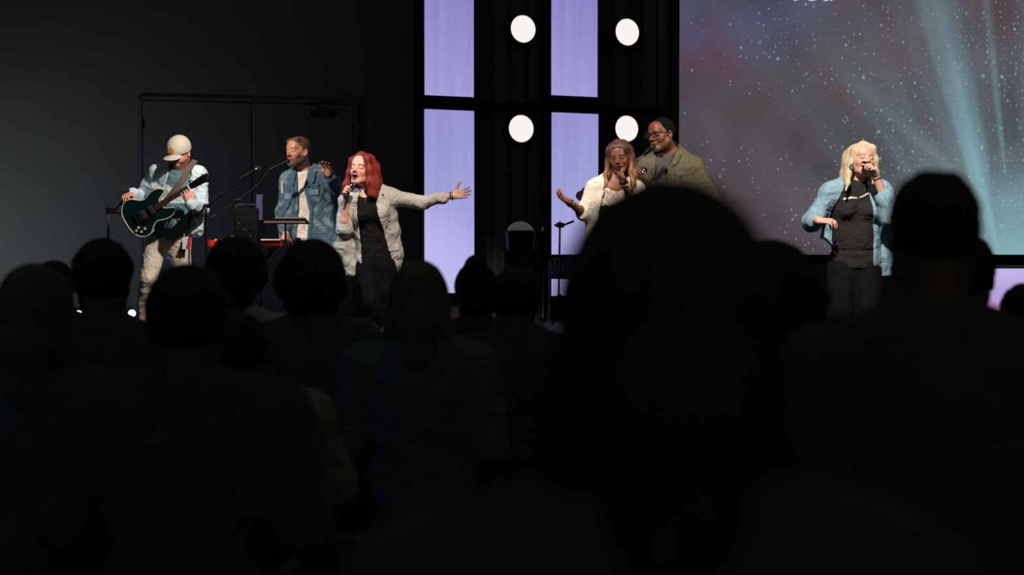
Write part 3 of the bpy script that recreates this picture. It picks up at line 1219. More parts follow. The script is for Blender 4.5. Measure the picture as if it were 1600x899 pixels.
def jacket_post(el, er, yc, th=.012, fold=None, hem=None, inner=True, ztop=None):
    """el / er: left and right edges of the front opening as (z, x) curves; hem: (x, z) curve"""
    def post(P, d):
        if fold is not None: d = d + fold(P)
        if hem is not None:
            hz = np.interp(P[:, 0], hem[0], hem[1]).astype(F)
            d = np.maximum(d, hz - P[:, 2])
        if inner: d = np.maximum(d, -(d + th))
        xl = np.interp(P[:, 2], el[0], el[1]).astype(F)
        xr = np.interp(P[:, 2], er[0], er[1]).astype(F)
        o = np.maximum(np.maximum(xl - P[:, 0], P[:, 0] - xr), P[:, 1] - yc)
        d = np.maximum(d, -o)
        return d
    return post


def hem_curve(pts, D):
    q = sorted([(at(p[0], p[1], D).x, at(p[0], p[1], D).z) for p in pts])
    return np.array([a[0] for a in q], dtype=F), np.array([a[1] for a in q], dtype=F)


def drape(name, sh, D, A, B, m, parent, off=.006, th=.004, n=14, k=4, y0=None, smoothit=3, both=None):
    """thin cloth piece lying on a surface, between pixel curves A and B (same direction)"""
    def resample(P, n):
        P = np.array(P, float)
        L = np.r_[0, np.cumsum(np.hypot(*np.diff(P, axis=0).T))]
        t = np.linspace(0, L[-1], n)
        return np.stack([np.interp(t, L, P[:, 0]), np.interp(t, L, P[:, 1])], 1)
    a, b = resample(A, n), resample(B, n)
    g = [a + (b - a) * (j / (k - 1)) for j in range(k)]
    g = np.stack(g, 1).reshape(-1, 2)
    w = [at(p[0], p[1], D) for p in g]
    xs, zs = np.array([p.x for p in w]), np.array([p.z for p in w])
    ys = sh.front(xs, zs, (y0 if y0 is not None else D - .8)).reshape(n, k)
    med = np.median(ys)
    ys = np.clip(ys, med - .12, med + .12)
    for _ in range(smoothit):
        y2 = ys.copy()
        y2[1:-1] = (ys[:-2] + 2 * ys[1:-1] + ys[2:]) / 4
        ys = np.minimum(y2, ys)
    ys = ys.ravel() - off
    front = np.stack([xs, ys, zs], 1)
    back = front + np.array([0, th, 0])
    V = np.concatenate([front, back])
    N = n * k
    qs = []
    for i in range(n - 1):
        for j in range(k - 1):
            q = [i * k + j, i * k + j + 1, (i + 1) * k + j + 1, (i + 1) * k + j]
            qs.append(q)
            qs.append([x + N for x in q[::-1]])
    rim = [(i * k) for i in range(n)] + [(n - 1) * k + j for j in range(1, k)] + [i * k + k - 1 for i in range(n - 2, -1, -1)] + [j for j in range(k - 2, 0, -1)]
    for u, v in zip(rim, rim[1:] + rim[:1]): qs.append([v, u, u + N, v + N])
    base = root_loc(parent)
    me = bpy.data.meshes.new(name)
    me.from_pydata([tuple(Vector(v) - base) for v in V], [], qs)
    me.materials.append(m)
    bm = bmesh.new(); bm.from_mesh(me); bmesh.ops.recalc_face_normals(bm, faces=bm.faces); bm.to_mesh(me); bm.free()
    me.polygons.foreach_set('use_smooth', [True] * len(me.polygons))
    try: me.set_sharp_from_angle(angle=R(50))
    except Exception: pass
    o = bpy.data.objects.new(name, me)
    COL.objects.link(o)
    o.parent = parent
    return o


def mic(name, head, tail, label, root_z=None, r=.026, body=None, cat='microphone', group=None):
    """handheld microphone: head = centre of the grille ball, tail = end of the handle"""
    head, tail = Vector(head), Vector(tail)
    L = (tail - head).length
    o = empty(name, tail, label, cat, group)
    mb = MB()
    mb.lathe(head, tail, [(.018, .0165), (.030, .0185), (.034, .0165), (.05, .0150), (L * .8, .0115), (L - .004, .0125), (L, .010)], 20)
    mb.build('handle', body or M_SATIN, o, True)
    u = (head - tail).normalized()
    MB().lathe(head + u * r, tail, [(0, .002), (.003, r * .45), (.010, r * .8), (.024, r), (.036, r * .97), (.046, .0175), (.050, .0165)], 24).build('grille', M_MESHMIC, o, True)
    MB().lathe(head - u * .004, tail, [(0, r * 1.0), (.001, r * 1.04), (.006, r * 1.04), (.007, r)], 24).build('band', M_CHROME, o, True)
    MB().lathe(tail, tail - u, [(0, .0125), (.012, .0118), (.016, .008)], 16).build('battery_cap', mat('mic_ring', S(40, 40, 44), rough=.3), o, True)
    return o


def ring(name, c, axis, r, t, m, parent, n=28, beads=False):
    c, axis = Vector(c), Vector(axis).normalized()
    u = axis.orthogonal().normalized()
    w = axis.cross(u)
    mb = MB()
    if beads:
        for k in range(n):
            p = c + (u * math.cos(2 * PI * k / n) + w * math.sin(2 * PI * k / n)) * r
            g = bmesh.ops.create_icosphere(mb.bm, subdivisions=1, radius=t)
            bmesh.ops.translate(mb.bm, vec=p, verts=g['verts'])
    else:
        P = [c + (u * math.cos(2 * PI * k / n) + w * math.sin(2 * PI * k / n)) * r for k in range(n + 1)]
        mb.tube(P, t, 8)
    return mb.build(name, m, parent, True)


def person_root(name, x, y, z, label, group=None):
    return empty(name, (x, y, z), label, 'person', group)


def quadpig(base_fn):
    return base_fn


# ================================================================== guitarist
D = 13.0
g = lambda px, py, dy=0.0: at(px, py, D + dy)
H = Head(g(279.5, 240, -.04), yaw=-16, pitch=26, roll=3, s=1.13)
N = g(284, 268, .0)
Sa, Sb = g(246, 272, .03), g(309, 274, -.02)
Hc = g(262, 372, .0)
T = Torso(N, Sa, Sb, Hc, w=1.03, dp=1.0, belly=1.02)
Ea, Wa = g(219, 309, .10), g(206, 303, -.14)
Eb, Wb = g(314, 327, -.08), g(298, 320, -.42)
ax_g = (g(335, 274, -.30) - g(236, 338, -.26)).normalized()      # guitar neck direction
armA = dict(S=Sa, E=Ea, W=Wa, d=g(196, 306, -.24) - Wa, n=(-.1, -.2, -1), t=(0, -1, .3), curl=(30, 35, 25), hs=1.0)
armB = dict(S=Sb, E=Eb, W=Wb, d=(-.18, .06, 1), n=(-.2, .95, -.05), t=(-1, .3, .2), curl=(22, 55, 45), hs=1.0, topen=25)
Ka, Aa = g(232, 437, -.12), g(222, 494, -.02)
Kb, Ab = g(284, 440, .02), g(291, 503, .12)
for A_ in (Aa, Ab): A_.z = max(A_.z, STAGE_Z + .085)
legA = dict(H=g(245, 378), K=Ka, A=Aa, toe=Aa + Vector((.05, -.17, -.055)))
legB = dict(H=g(281, 378), K=Kb, A=Ab, toe=Ab + Vector((.08, -.15, -.055)))
root = person_root('person', Hc.x, Hc.y, STAGE_Z, 'person in a cream cap and pale overshirt playing a dark green guitar')
c = dict(H=H, T=T, arms=[armA, armB], legs=[legA, legB])
bd_ = body_shape(c)
BRN = S(96, 54, 34)
sdf_obj('body', bd_, .0045, M_SKIN, root, skin_fn(H, SK_ROSY, S(170, 92, 84), brow=S(90, 56, 36)))
# beard
def beard_shape(H, body, thick, seed, top=-.074, side=.9):
    sh = Shape()
    sh.ell(H.w(0, -.03, -.07), [.085 * H.s, .10 * H.s, .075 * H.s], H.Mn)
    fo = folds(seed, .0008, 160)

    def post(P, d):
        q = H.loc(P)
        ax = np.abs(q[:, 0])
        reg = np.maximum(q[:, 2] - (top + np.clip(ax - .022, 0, .05) * side), q[:, 1] + .002)
        reg = np.maximum(reg, -.118 - q[:, 2])
        mou = .85 * (np.sqrt((q[:, 0] / .030) ** 2 + ((q[:, 2] + .047) / .0050) ** 2) - 1) * .005
        reg = np.minimum(reg, np.maximum(mou, q[:, 1] + .08))
        b = body.ev(P)
        return np.maximum(np.maximum(b - thick + fo(P), -(b + .004)), reg * H.s)
    sh.post = post
    return sh


bs_ = beard_shape(H, bd_, .007, 3)
sdf_obj('beard', bs_, .005, mat('brown_beard', S(104, 62, 42), rough=.8, noise=.3, nscale=120), root)
# cap
cp = Shape()
cp.ell(H.w(0, .010, .042), [.090 * H.s, .118 * H.s, .098 * H.s], H.Mn, .01)
cp.post = lambda P, d: np.maximum(d, (.016 - H.loc(P)[:, 2] - .10 * H.loc(P)[:, 1]) * H.s)
M_CAP = mat('cream_cap_cloth', S(192, 180, 160), rough=.9, noise=.06, nscale=40, bump=.2, bscale=350)
cap = sdf_obj('cap', cp, .005, M_CAP, root)
vz = Shape()
vz.ell(H.w(0, -.098, .022), [.074 * H.s, .085 * H.s, .040 * H.s], H.Mn)


def vpost(P, d):
    q = H.loc(P)
    zz = .034 - (q[:, 0] ** 2) * 4.2 + (q[:, 1] + .09) * .18
    sl = np.abs(q[:, 2] - zz) * H.s - .003
    return np.maximum(np.maximum(d, sl), (q[:, 1] + .078) * H.s)


vz.post = vpost
sdf_obj('visor', vz, .004, M_CAP, cap)
pc = H.w(0, -.1035, .068)
pd = H.d(0, -.92, .38)
MB().lathe(pc + pd * .012, pc - pd, [(0, .024), (.004, .026), (.02, .026)], 28).build('leather_patch', mat('tan_leather', S(196, 124, 62), rough=.6, noise=.25, nscale=120), cap, True)
hb = Shape()
hair_cap(hb, H, .006)
hl0 = hairline(H, zs=(.085, .070, .045, -.002, -.030, -.060))
hb.post = lambda P, d: np.maximum(hl0(P, d), (H.loc(P)[:, 2] - .03) * H.s)
sdf_obj('hair', hb, .005, mat('brown_hair', S(84, 56, 40), rough=.7, noise=.3, nscale=100), root)
# tee shirt
ts = top_shape(T, H, .016, [(Sa, Ea, Wa, .7, .066, .052), (Sb, Eb, Wb, .7, .066, .052)], neck_r=.078)
hemz = g(262, 378).z
ff = folds(5, .007, 30)
TEAL = S(84, 118, 122)


def tpig(v):
    col = np.tile(np.array(TEAL)[None], (len(v), 1))
    zt = g(270, 288).z
    zb = g(270, 318).z
    w = (v[:, 2] < zt + (g(300, 0).x - v[:, 0]) * .55 - .12) & (v[:, 2] > zb)
    col[w & (v[:, 1] < Hc.y)] = S(206, 204, 206)
    return col


def tpost(P, d):
    return np.maximum(d + ff(P), hemz + .05 * np.sin(P[:, 0] * 12) * .3 - P[:, 2])


ts.post = tpost
tee = sdf_obj('tee_shirt', ts, .006, mat('jersey_cloth', wrinkle=.55, attr=True, rough=.9, bump=.15, bscale=300), root, tpig)
# open overshirt
js = top_shape(T, H, .030, [(Sa, Ea, Wa, 1.93, .080, .056), (Sb, Eb, Wb, 1.95, .080, .056)], neck_r=.085)
js.cone(g(243, 300, .02), g(236, 345, .04), .07, .05, .05)
js.cone(g(308, 300, .02), g(308, 362, .04), .08, .055, .05)
el, er = xedge([(262, 240), (262, 275), (252, 300), (244, 330), (236, 360)], D - .12), xedge([(302, 240), (298, 268), (296, 300), (298, 340), (300, 372)], D - .12)
js.post = jacket_post(el, er, Hc.y - .01, .012, folds(7, .010, 26), hem_curve([(220, 345), (240, 352), (290, 372), (312, 376), (325, 366)], D))
js.cone(Wa.lerp(Ea, .06), Wa.lerp(Ea, .12), .052, .052, .01)
jk = sdf_obj('overshirt', js, .006, mat('pale_shirt_cloth', S(186, 200, 206), wrinkle=.55, rough=.9, noise=.05, nscale=30, bump=.2, bscale=260), root)
drape('placket', js, D, [(299, 270), (297, 300), (299, 340), (301, 370)], [(303, 270), (301, 300), (303, 340), (305, 370)], MATS['pale_shirt_cloth'], jk)
drape('collar', js, D, [(298, 268), (300, 280), (298, 290)], [(306, 268), (309, 279), (303, 292)], MATS['pale_shirt_cloth'], jk, off=.010)
# trousers
tr = trousers_shape([legA, legB], T, hem=.95, rk=.073, ra=.058, rh=.100)
f2 = folds(11, .010, 42)
tr.post = lambda P, d: np.maximum(d + f2(P) * np.interp(P[:, 2], (1.0, 1.9), (.85, .30)).astype(F), P[:, 2] - g(262, 368).z)
sdf_obj('trousers', tr, .006, mat('beige_chino_cloth', S(196, 178, 160), wrinkle=.55, rough=.88, noise=.05, nscale=40, bump=.15, bscale=300), root)
for l in (legA, legB): limb_shoe(root, l, mat('tan_shoe', S(120, 74, 50), rough=.6), .006)
ring('wristband', Wa.lerp(Ea, -.02), Ea - Wa, .036, .012, M_SATIN, root)
bl = Shape()
w_ = Wa + Vector((0, 0, -.02))
for k_, (dx, dz, r_) in enumerate(((-.05, -.10, .030), (-.02, -.15, .020), (-.075, -.06, .022), (-.07, .04, .020), (-.03, .05, .02))):
    bl.cone(w_, w_ + Vector((dx, -.02, dz)), .022, r_, .02)
bl.post = lambda P, d, f=folds(2, .006, 120): d + f(P)
sdf_obj('black_bandana', bl, .005, mat('black_bandana_cloth', S(20, 22, 28), rough=.9, noise=.5, nscale=60), root)
# tags hanging at the hip
for px, colr, nm in ((288, S(186, 200, 205), 'pale_tag'), (295, S(176, 22, 30), 'red_tag')):
    p = g(px, 381, -.135)
    MB().box(p, (.030, .012, .10), rotm(0, 0, 8), .004).box(p + Vector((0, 0, .06)), (.006, .004, .05)).build(nm, mat(nm + '_cloth', colr, rough=.7), root)
MB().box(g(285, 391, -.12), (.05, .01, .05), rotm(0, 0, 20), .004).build('dark_tag', M_SATIN, root)

# ================================================================== electric guitar
GC = g(230, 332, -.27)                      # centre of the body
ga = (g(338, 268, -.40) - GC).normalized()   # towards the headstock
gn = Vector((.42, -1, .10))
gn = (gn - ga * gn.dot(ga)).normalized()     # front of the body
gv = gn.cross(ga).normalized()
if gv.z < 0: gv = -gv                        # up across the body
GP = lambda u, v, n=0.0: GC + ga * (u * .88 if u < .12 else .1056 + (u - .12) * 1.17) + gv * v * .88 + gn * n
half = [(-.235, 0), (-.232, .06), (-.215, .12), (-.175, .172), (-.12, .195), (-.065, .188), (-.02, .155), (.02, .128), (.06, .122), (.10, .136),
        (.15, .150), (.195, .146), (.228, .122), (.235, .098), (.220, .080), (.185, .062), (.165, .045), (.160, .024)]


def smooth_curve(P, n):
    P = [Vector((p[0], p[1], 0)) for p in P]
    out = []
    for i in range(len(P) - 1):
        p0, p1, p2, p3 = P[max(i - 1, 0)], P[i], P[i + 1], P[min(i + 2, len(P) - 1)]
        for t in [k / n for k in range(n)]:
            out.append(.5 * ((2 * p1) + (p2 - p0) * t + (2 * p0 - 5 * p1 + 4 * p2 - p3) * t * t + (3 * p1 - p0 - 3 * p2 + p3) * t ** 3))
    out.append(P[-1])
    return [(p.x, p.y) for p in out]


hc = smooth_curve(half, 3)
outl = [(u, v) for u, v in hc] + [(u, -v) for u, v in hc[::-1][:-1]]
gt = empty('electric_guitar', GC, 'dark green semi-hollow electric guitar with cream edging, held by the person in the cap', 'guitar')
M_GTR = mat('green_lacquer', S(14, 34, 36), rough=.12, coat=1.0, spec=.8)
M_CREAM = mat('cream_binding', S(214, 204, 176), rough=.4)
MB().poly([GP(u, v, .021) for u, v in outl], -gn * .042).build('body', M_GTR, gt)
for n_ in (.021, -.021):
    MB().tube([GP(u, v, n_) for u, v in outl + outl[:1]], .0042, 6).build('binding', M_CREAM, gt)
MB().poly([GP(.10, .028, .024), GP(.405, .022, .026), GP(.405, -.022, .026), GP(.10, -.028, .024)], gn * .008).build('fretboard', mat('rosewood', S(84, 54, 44), rough=.5, noise=.2, nscale=80), gt)
MB().tube([GP(.15, 0, .012), GP(.41, 0, .014)], .0235, 12, r2=.017, flat=gn).build('neck', mat('mahogany', S(70, 34, 28), rough=.35), gt)
fm = MB()
for k in range(18):
    u = .41 - .305 * (1 - 2 ** (-k / 12.0)) / (1 - 2 ** (-18 / 12.0))
    fm.tube([GP(u, .0225 + (.41 - u) * .018, .0345), GP(u, -.0225 - (.41 - u) * .018, .0345)], .0013, 6)
fm.build('frets', M_CHROME, gt)
MB().box(GP(.413, 0, .031), (.05, .007, .012), Matrix((gv, ga, gn)).transposed()).build('nut', mat('bone', S(226, 220, 205), rough=.4), gt)
hsP = [(.415, .022), (.44, .030), (.50, .036), (.555, .040), (.585, .030), (.575, 0), (.585, -.030), (.555, -.040), (.50, -.036), (.44, -.030), (.415, -.022)]
hst = MB().poly([GP(u, v, .022) for u, v in hsP], -gn * .015).build('headstock', mat('black_lacquer', S(12, 12, 13), rough=.15, coat=1), gt)
M_PEARL = mat('pearl_button', S(226, 226, 200), rough=.25)
for k in range(3):
    for s in (-1, 1):
        p = GP(.455 + k * .045, s * .054, .014)
        mb = MB()
        mb.tube([GP(.455 + k * .045, s * .034, .014), p], .0035, 8)
        mb.lathe(GP(.455 + k * .045, s * .020, .022), GP(.455 + k * .045, s * .020, .1), [(0, .006), (.014, .004)], 10)
        pg = mb.build('tuning_peg', M_CHROME, gt, True)
        MB().box(p + gv * s * .006, (.014, .010, .018), Matrix((gv, gn, ga)).transposed(), .004).build('button', M_PEARL, pg)
for u in (.065, -.035):
    pk = MB().box(GP(u, 0, .028), (.070, .036, .014), Matrix((gv, ga, gn)).transposed(), .003).build('pickup', mat('nickel_cover', S(196, 176, 168), rough=.25, metal=.9), gt)
    mb = MB()
    for k in range(6): mb.lathe(GP(u + .008, -.025 + k * .010, .035), GP(u + .008, -.025 + k * .010, .1), [(0, .0028), (.002, .0026)], 8)
    mb.build('pole_screws', M_SATIN, pk)
MB().box(GP(-.085, 0, .030), (.085, .012, .012), Matrix((gv, ga, gn)).transposed(), .003).build('bridge', M_CHROME, gt)
MB().box(GP(-.125, 0, .029), (.085, .016, .012), Matrix((gv, ga, gn)).transposed(), .004).build('tailpiece', M_CHROME, gt)
pgp = [(.085, -.036), (.02, -.036), (-.055, -.036), (-.075, -.060), (-.06, -.085), (0, -.075), (.07, -.062)]
MB().poly([GP(u, v, .026) for u, v in pgp], gn * .003).build('pickguard', M_SATIN, gt)
for s in (-1, 1):
    MB().tube([GP(.06 - .018 * k, s * (.088 + .012 * math.sin(k * 1.3)), .0215) for k in range(7)], .0035, 8, r2=.0012, flat=gn).build('sound_hole', M_SATIN, gt, True)
for (u, v) in ((-.10, -.125), (-.145, -.135), (-.15, -.085), (-.185, -.10)):
    MB().lathe(GP(u, v, .021), GP(u, v, .1), [(0, .012), (.008, .011), (.014, .009)], 16).build('knob', mat('amber_knob', S(190, 170, 130), rough=.3), gt, True)
mb = MB()
for k in range(6):
    a_, b_ = -.0175 + k * .007, -.026 + k * .0104
    mb.tube([GP(.413, a_, .038), GP(-.085, b_, .0385), GP(-.125, b_, .036)], .0007, 5)
mb.build('strings', M_CHROME, gt)
mb = MB()
for k, (du, dv) in enumerate(((.055, .075), (.075, .03), (.05, -.02), (.07, .052))):
    mb.tube([GP(.56, .01 * k - .015, .024), GP(.585, .02 * k - .02, .04), GP(.56 + du, dv, .045 + .01 * k)], .0012, 5)
mb.build('string_ends', M_CHROME, gt)
# strap over the shoulder
class Both:
    def __init__(self, *s): self.s = s
    def front(self, x, z, y0): return np.min([q.front(x, z, y0) for q in self.s], axis=0)


js_all = Both(js, ts)
drape('strap', js_all, D, [(310, 252), (306, 262), (300, 274), (290, 292), (278, 308), (266, 322)], [(301, 249), (297, 259), (291, 270), (281, 287), (269, 303), (258, 316)],
      mat('brown_strap_leather', S(92, 70, 64), rough=.7, noise=.2, nscale=60), gt, off=.016, th=.006, k=5, n=20, smoothit=14)

# ================================================================== keyboard player
D = 13.5
g = lambda px, py, dy=0.0: at(px, py, D + dy)
H = Head(g(466, 239, -.05), yaw=-38, pitch=-6, roll=-6, s=1.13)
N = g(476, 270, .01)
Sa, Sb = g(452, 283, .0), g(506, 275, -.02)
Hc = g(482, 375, .02)
T = Torso(N, Sa, Sb, Hc, w=1.16, dp=1.05, belly=1.05)
Ea, Wa = g(443, 332, .06), g(447, 366, -.14)
Eb, Wb = g(529, 296, -.10), g(513, 272, -.34)
armA = dict(S=Sa, E=Ea, W=Wa, d=(-.02, -.55, -.75), n=(-.2, .4, -.9), t=(1, 0, 0), curl=(20, 30, 20))
armB = dict(S=Sb, E=Eb, W=Wb, d=(-.14, -.60, .80), n=(0, -.8, -.6), t=(-1, 0, -.1), curl=(14, 22, 15), topen=62, hs=1.0, spread=7)
legA = dict(H=g(468, 380), K=g(462, 445, -.05), A=g(458, 505, .05), toe=g(456, 512, -.15))
legB = dict(H=g(496, 380), K=g(502, 445, -.05), A=g(506, 505, .05), toe=g(510, 512, -.15))
for l in (legA, legB):
    l['A'].z = STAGE_Z + .09; l['toe'].z = STAGE_Z + .035
root = person_root('person', Hc.x, Hc.y, STAGE_Z, 'bearded person in a blue denim jacket at the keyboard with one palm raised')
c = dict(H=H, T=T, arms=[armA, armB], legs=[legA, legB], neck=.064)
bd_ = body_shape(c)
HB = S(118, 84, 56)
sdf_obj('body', bd_, .0045, M_SKIN, root, skin_fn(H, S(208, 146, 124), S(180, 104, 96), brow=S(80, 54, 38), blush=S(200, 110, 96)))
hb = Shape()
hair_cap(hb, H, .008, .012)
hb.cone(H.w(-.05, -.058, .092), H.w(.05, -.058, .092), .020, .020, .03)
hb.post = hairline(H, zs=(.076, .064, .045, -.005, -.030, -.060), amp=.003)
sdf_obj('hair', hb, .005, mat('sandy_brown_hair', S(98, 70, 54), rough=.6, noise=.35, nscale=90), root)
bs_ = beard_shape(H, bd_, .0055, 4)
sdf_obj('beard', bs_, .004, mat('dark_beard', S(108, 74, 56), rough=.8, noise=.3, nscale=140), root)
ts = top_shape(T, H, .016, [], neck_r=.070)
f3 = folds(15, .007, 34)
hz = g(482, 392).z
ts.post = lambda P, d: np.maximum(d + f3(P), hz - P[:, 2])
sdf_obj('tee_shirt', ts, .006, mat('white_jersey', S(222, 214, 208), wrinkle=.55, rough=.9, bump=.15, bscale=300), root)
js = top_shape(T, H, .036, [(Sa, Ea, Wa, 1.72, .086, .062), (Sb, Eb, Wb, 1.82, .086, .060)], neck_r=.082)
js.cone(g(455, 300, .0), g(450, 372, .0), .08, .08, .05)
js.cone(g(505, 300, .0), g(512, 385, .0), .09, .09, .05)
for W_, E_ in ((Wa, Ea), (Wb, Eb)):
    f_ = .24
    js.cone(E_.lerp(W_, 1 - f_ - .06), E_.lerp(W_, 1 - f_ + .02), .058, .058, .008)
el, er = xedge([(462, 255), (463, 275), (465, 300), (466, 320), (464, 345), (460, 380)], D - .14), xedge([(482, 255), (479, 275), (474, 293), (478, 310), (484, 330), (482, 350), (478, 385)], D - .14)
JF = folds(17, .013, 26)
js.post = jacket_post(el, er, Hc.y - .02, .013, JF, hem_curve([(430, 385), (480, 392), (540, 388)], D))
r_ = np.random.RandomState(2)
DEN = np.array(S(70, 98, 118))


def denim_pig(v):
    # wash-worn denim: paler where it rubs, darker in the body of the cloth
    n = np.sin(v[:, 0] * 31 + 3 * np.sin(v[:, 2] * 17)) * np.sin(v[:, 2] * 23 + 2 * np.sin(v[:, 1] * 19 + v[:, 0] * 9))
    w = np.clip(n * .9, 0, 1)[:, None]
    return DEN * (1 - w) + np.array(S(126, 148, 160)) * w


M_DEN = mat('denim', wrinkle=.6, attr=True, rough=.9, noise=.22, nscale=55, bump=.3, bscale=320)
M_DEN2 = mat('denim_seam', S(66, 96, 122), rough=.9, noise=.25, nscale=80, bump=.3, bscale=320)
M_DEN3 = mat('denim_patch', S(110, 142, 160), rough=.9, noise=.25, nscale=80, bump=.3, bscale=320)
jk = sdf_obj('denim_jacket', js, .006, M_DEN, root, denim_pig)
dr = lambda nm_, A, B, m=M_DEN2, **k: drape(nm_, js, D, A, B, m, jk, **k)
dr('placket', [(461, 284), (463, 305), (464, 325), (461, 350), (458, 378)], [(456, 285), (458, 305), (459, 325), (456, 350), (453, 378)])
dr('placket', [(478, 296), (483, 312), (488, 330), (486, 350), (482, 380)], [(483, 294), (488, 310), (493, 330), (491, 350), (487, 380)])
dr('collar', [(460, 264), (452, 282), (455, 290)], [(465, 270), (463, 284), (462, 292)], off=.014, k=5)
dr('collar', [(483, 262), (497, 268), (494, 285)], [(480, 272), (482, 284), (484, 294)], off=.014, k=5)
dr('chest_pocket', [(488, 290), (500, 289)], [(489, 306), (501, 305)], M_DEN3, off=.008)
dr('pocket_flap', [(486, 289), (502, 288)], [(490, 296), (498, 295)], M_DEN2, off=.013)
dr('chest_pocket', [(446, 296), (456, 296)], [(447, 312), (457, 312)], M_DEN3, off=.008)
dr('pocket_flap', [(445, 295), (457, 295)], [(448, 302), (455, 302)], M_DEN2, off=.013)
dr('cream_badge', [(441, 284), (444, 284)], [(441, 303), (444, 303)], mat('cream_patch', S(214, 208, 180), rough=.9), off=.006, n=6)
for x_ in (472,): pass
for y_ in (300, 320, 340):
    p = g(458.5 if y_ < 330 else 458, y_)
    yy = js.front(p.x, p.z, D - .8)[0]
    MB().lathe((p.x, yy - .004, p.z), (p.x, yy - 1, p.z), [(0, .007), (.006, .006)], 12).build('button', mat('copper_button', S(170, 130, 100), rough=.3, metal=.8), jk)
tr = trousers_shape([legA, legB], T, rk=.072, ra=.055)
tr.post = lambda P, d: np.maximum(d + f2(P), P[:, 2] - g(482, 366).z)
sdf_obj('trousers', tr, .009, M_NAVYTR, root)
for l in (legA, legB): limb_shoe(root, l, mat('black_shoe', S(24, 22, 22), rough=.4), .009)
ring('wristband', Wb.lerp(Eb, .06), Eb - Wb, .031, .009, M_SATIN, root)

# ================================================================== red-haired singer
D = 12.0
g = lambda px, py, dy=0.0: at(px, py, D + dy)
H = Head(g(565.5, 267, -.05), yaw=-22, pitch=-14, roll=4, s=1.10)
N = g(579, 298, .01)
Sa, Sb = g(545, 314, -.01), g(610, 309, .0)
Hc = g(588, 412, .02)
T = Torso(N, Sa, Sb, Hc, w=.90, dp=.95, bust=.052)
Ea, Wa = g(537, 360, -.06), g(546, 312, -.25)
Eb, Wb = g(660, 316, .0), g(707, 306, -.06)
HM = g(549, 290, -.20)   # mic head
TM = g(541, 305, -.235)
Wa, gd, gn_, gt_ = grip(HM, TM, .45, g(546, 308, -.2) - Ea, (.8, -.45, -.2))
armA = dict(S=Sa, E=Ea, W=Wa, d=gd, n=gn_, t=gt_, curl=(62, 75, 50), topen=30, hs=.92, tcurl=30)
armB = dict(S=Sb, E=Eb, W=Wb, d=g(748, 299, -.10) - Wb, n=(.10, -1, .25), t=(.25, 0, 1), curl=(4, 8, 8), topen=52, hs=.95, spread=7, tcurl=6)
legA = dict(H=g(574, 418), K=g(582, 474, -.10), A=g(604, 524, -.10), toe=g(610, 530, -.30))
legB = dict(H=g(602, 418), K=g(612, 474, -.02), A=g(628, 520, .06), toe=g(636, 528, -.10))
for l in (legA, legB):
    l['A'].z = STAGE_Z + .09; l['toe'].z = STAGE_Z + .03
root = person_root('person', Hc.x, Hc.y, STAGE_Z, 'person with red hair and a light grey jacket singing with one arm flung out')
c = dict(H=H, T=T, arms=[armA, armB], legs=[legA, legB], neck=.047, fem=True, mouth=1.25, bulk=.88)
bd_ = body_shape(c)
sdf_obj('body', bd_, .0042, M_SKIN, root, skin_fn(H, S(222, 166, 146), fem=True, lip= S(186, 78, 76), mouth=1.25, brow=S(110, 58, 44), blush=S(214, 130, 116)))
th_ = Shape()
th_.ell(H.w(0, -.096, -.054), [.015, .006, .0055], H.Mn)
sdf_obj('teeth', th_, .0025, mat('teeth_white', S(236, 230, 222), rough=.3), root)


def long_hair(name, H, locks, m, parent, h=.0045, o=.007, top=.010, amp=.0016, n=70, seed=0, zs=None, wave=0.0, facecut=(.058, -.03, .072), ys=None, parting=None):
    sh = Shape()
    hair_cap(sh, H, o, top)
    s = H.s
    for L in locks:
        P = [(*H.w(*p[:3]), p[3] * s) for p in L]
        sh.chain(P, .03 * s)
    st = strands(H, amp, n, seed, wave)

    def post(P, d):
        q = H.loc(P)
        d = d + st(P)
        # the face stays free
        e = np.sqrt((q[:, 0] / facecut[0]) ** 2 + ((q[:, 2] + .028) / .098) ** 2)
        f_ = np.maximum((e - 1) * .055, (q[:, 1] - facecut[1]))
        d = np.maximum(d, -f_ * s)
        u_ = np.maximum(np.maximum(np.abs(q[:, 0]) - .050, np.abs(q[:, 1] + .02) - .055), q[:, 2] + .045)
        return np.maximum(d, -u_ * s)
    sh.post = post
    return sdf_obj(name, sh, h, m, parent)


M_RED = mat('red_hair', S(122, 40, 26), rough=.58, noise=.6, nscale=34, stretch=(4, 4, .25), spec=.3)
locksR = [[(-.02, -.03, .112, .02), (-.070, -.045, .060, .022), (-.084, -.030, -.03, .020), (-.100, -.020, -.12, .020), (-.112, -.02, -.185, .012)],
          [(-.05, .03, .08, .04), (-.080, .03, -.02, .035), (-.090, .02, -.13, .032), (-.10, .01, -.185, .02)],
          [(0, -.04, .112, .02), (.060, -.058, .075, .024), (.082, -.040, .0, .026), (.092, -.020, -.09, .028), (.105, .0, -.165, .024)],
          [(.04, .02, .09, .04), (.090, .02, .01, .040), (.112, .02, -.09, .042), (.125, .02, -.17, .032)],
          [(.0, .09, .05, .05), (.0, .10, -.06, .05), (0, .09, -.17, .04)],
          [(.05, .08, .05, .05), (.08, .08, -.06, .05), (.10, .07, -.17, .035)],
          [(-.05, .08, .05, .05), (-.07, .08, -.06, .05), (-.08, .07, -.18, .035)]]
long_hair('hair', H, locksR, M_RED, root, facecut=(.060, -.022, .07))
ts = top_shape(T, H, .012, [], neck_r=.072)
ts.ell(N + Vector((-.03, -.10, .02)), (.085, .12, .075), None, .03, 's')
hz = g(590, 420).z
ts.post = lambda P, d: np.maximum(d + f3(P) * .7, hz - P[:, 2])
sdf_obj('black_top', ts, .006, mat('black_jersey', S(16, 15, 16), wrinkle=.55, rough=.9, bump=.15, bscale=300, spec=.2), root)
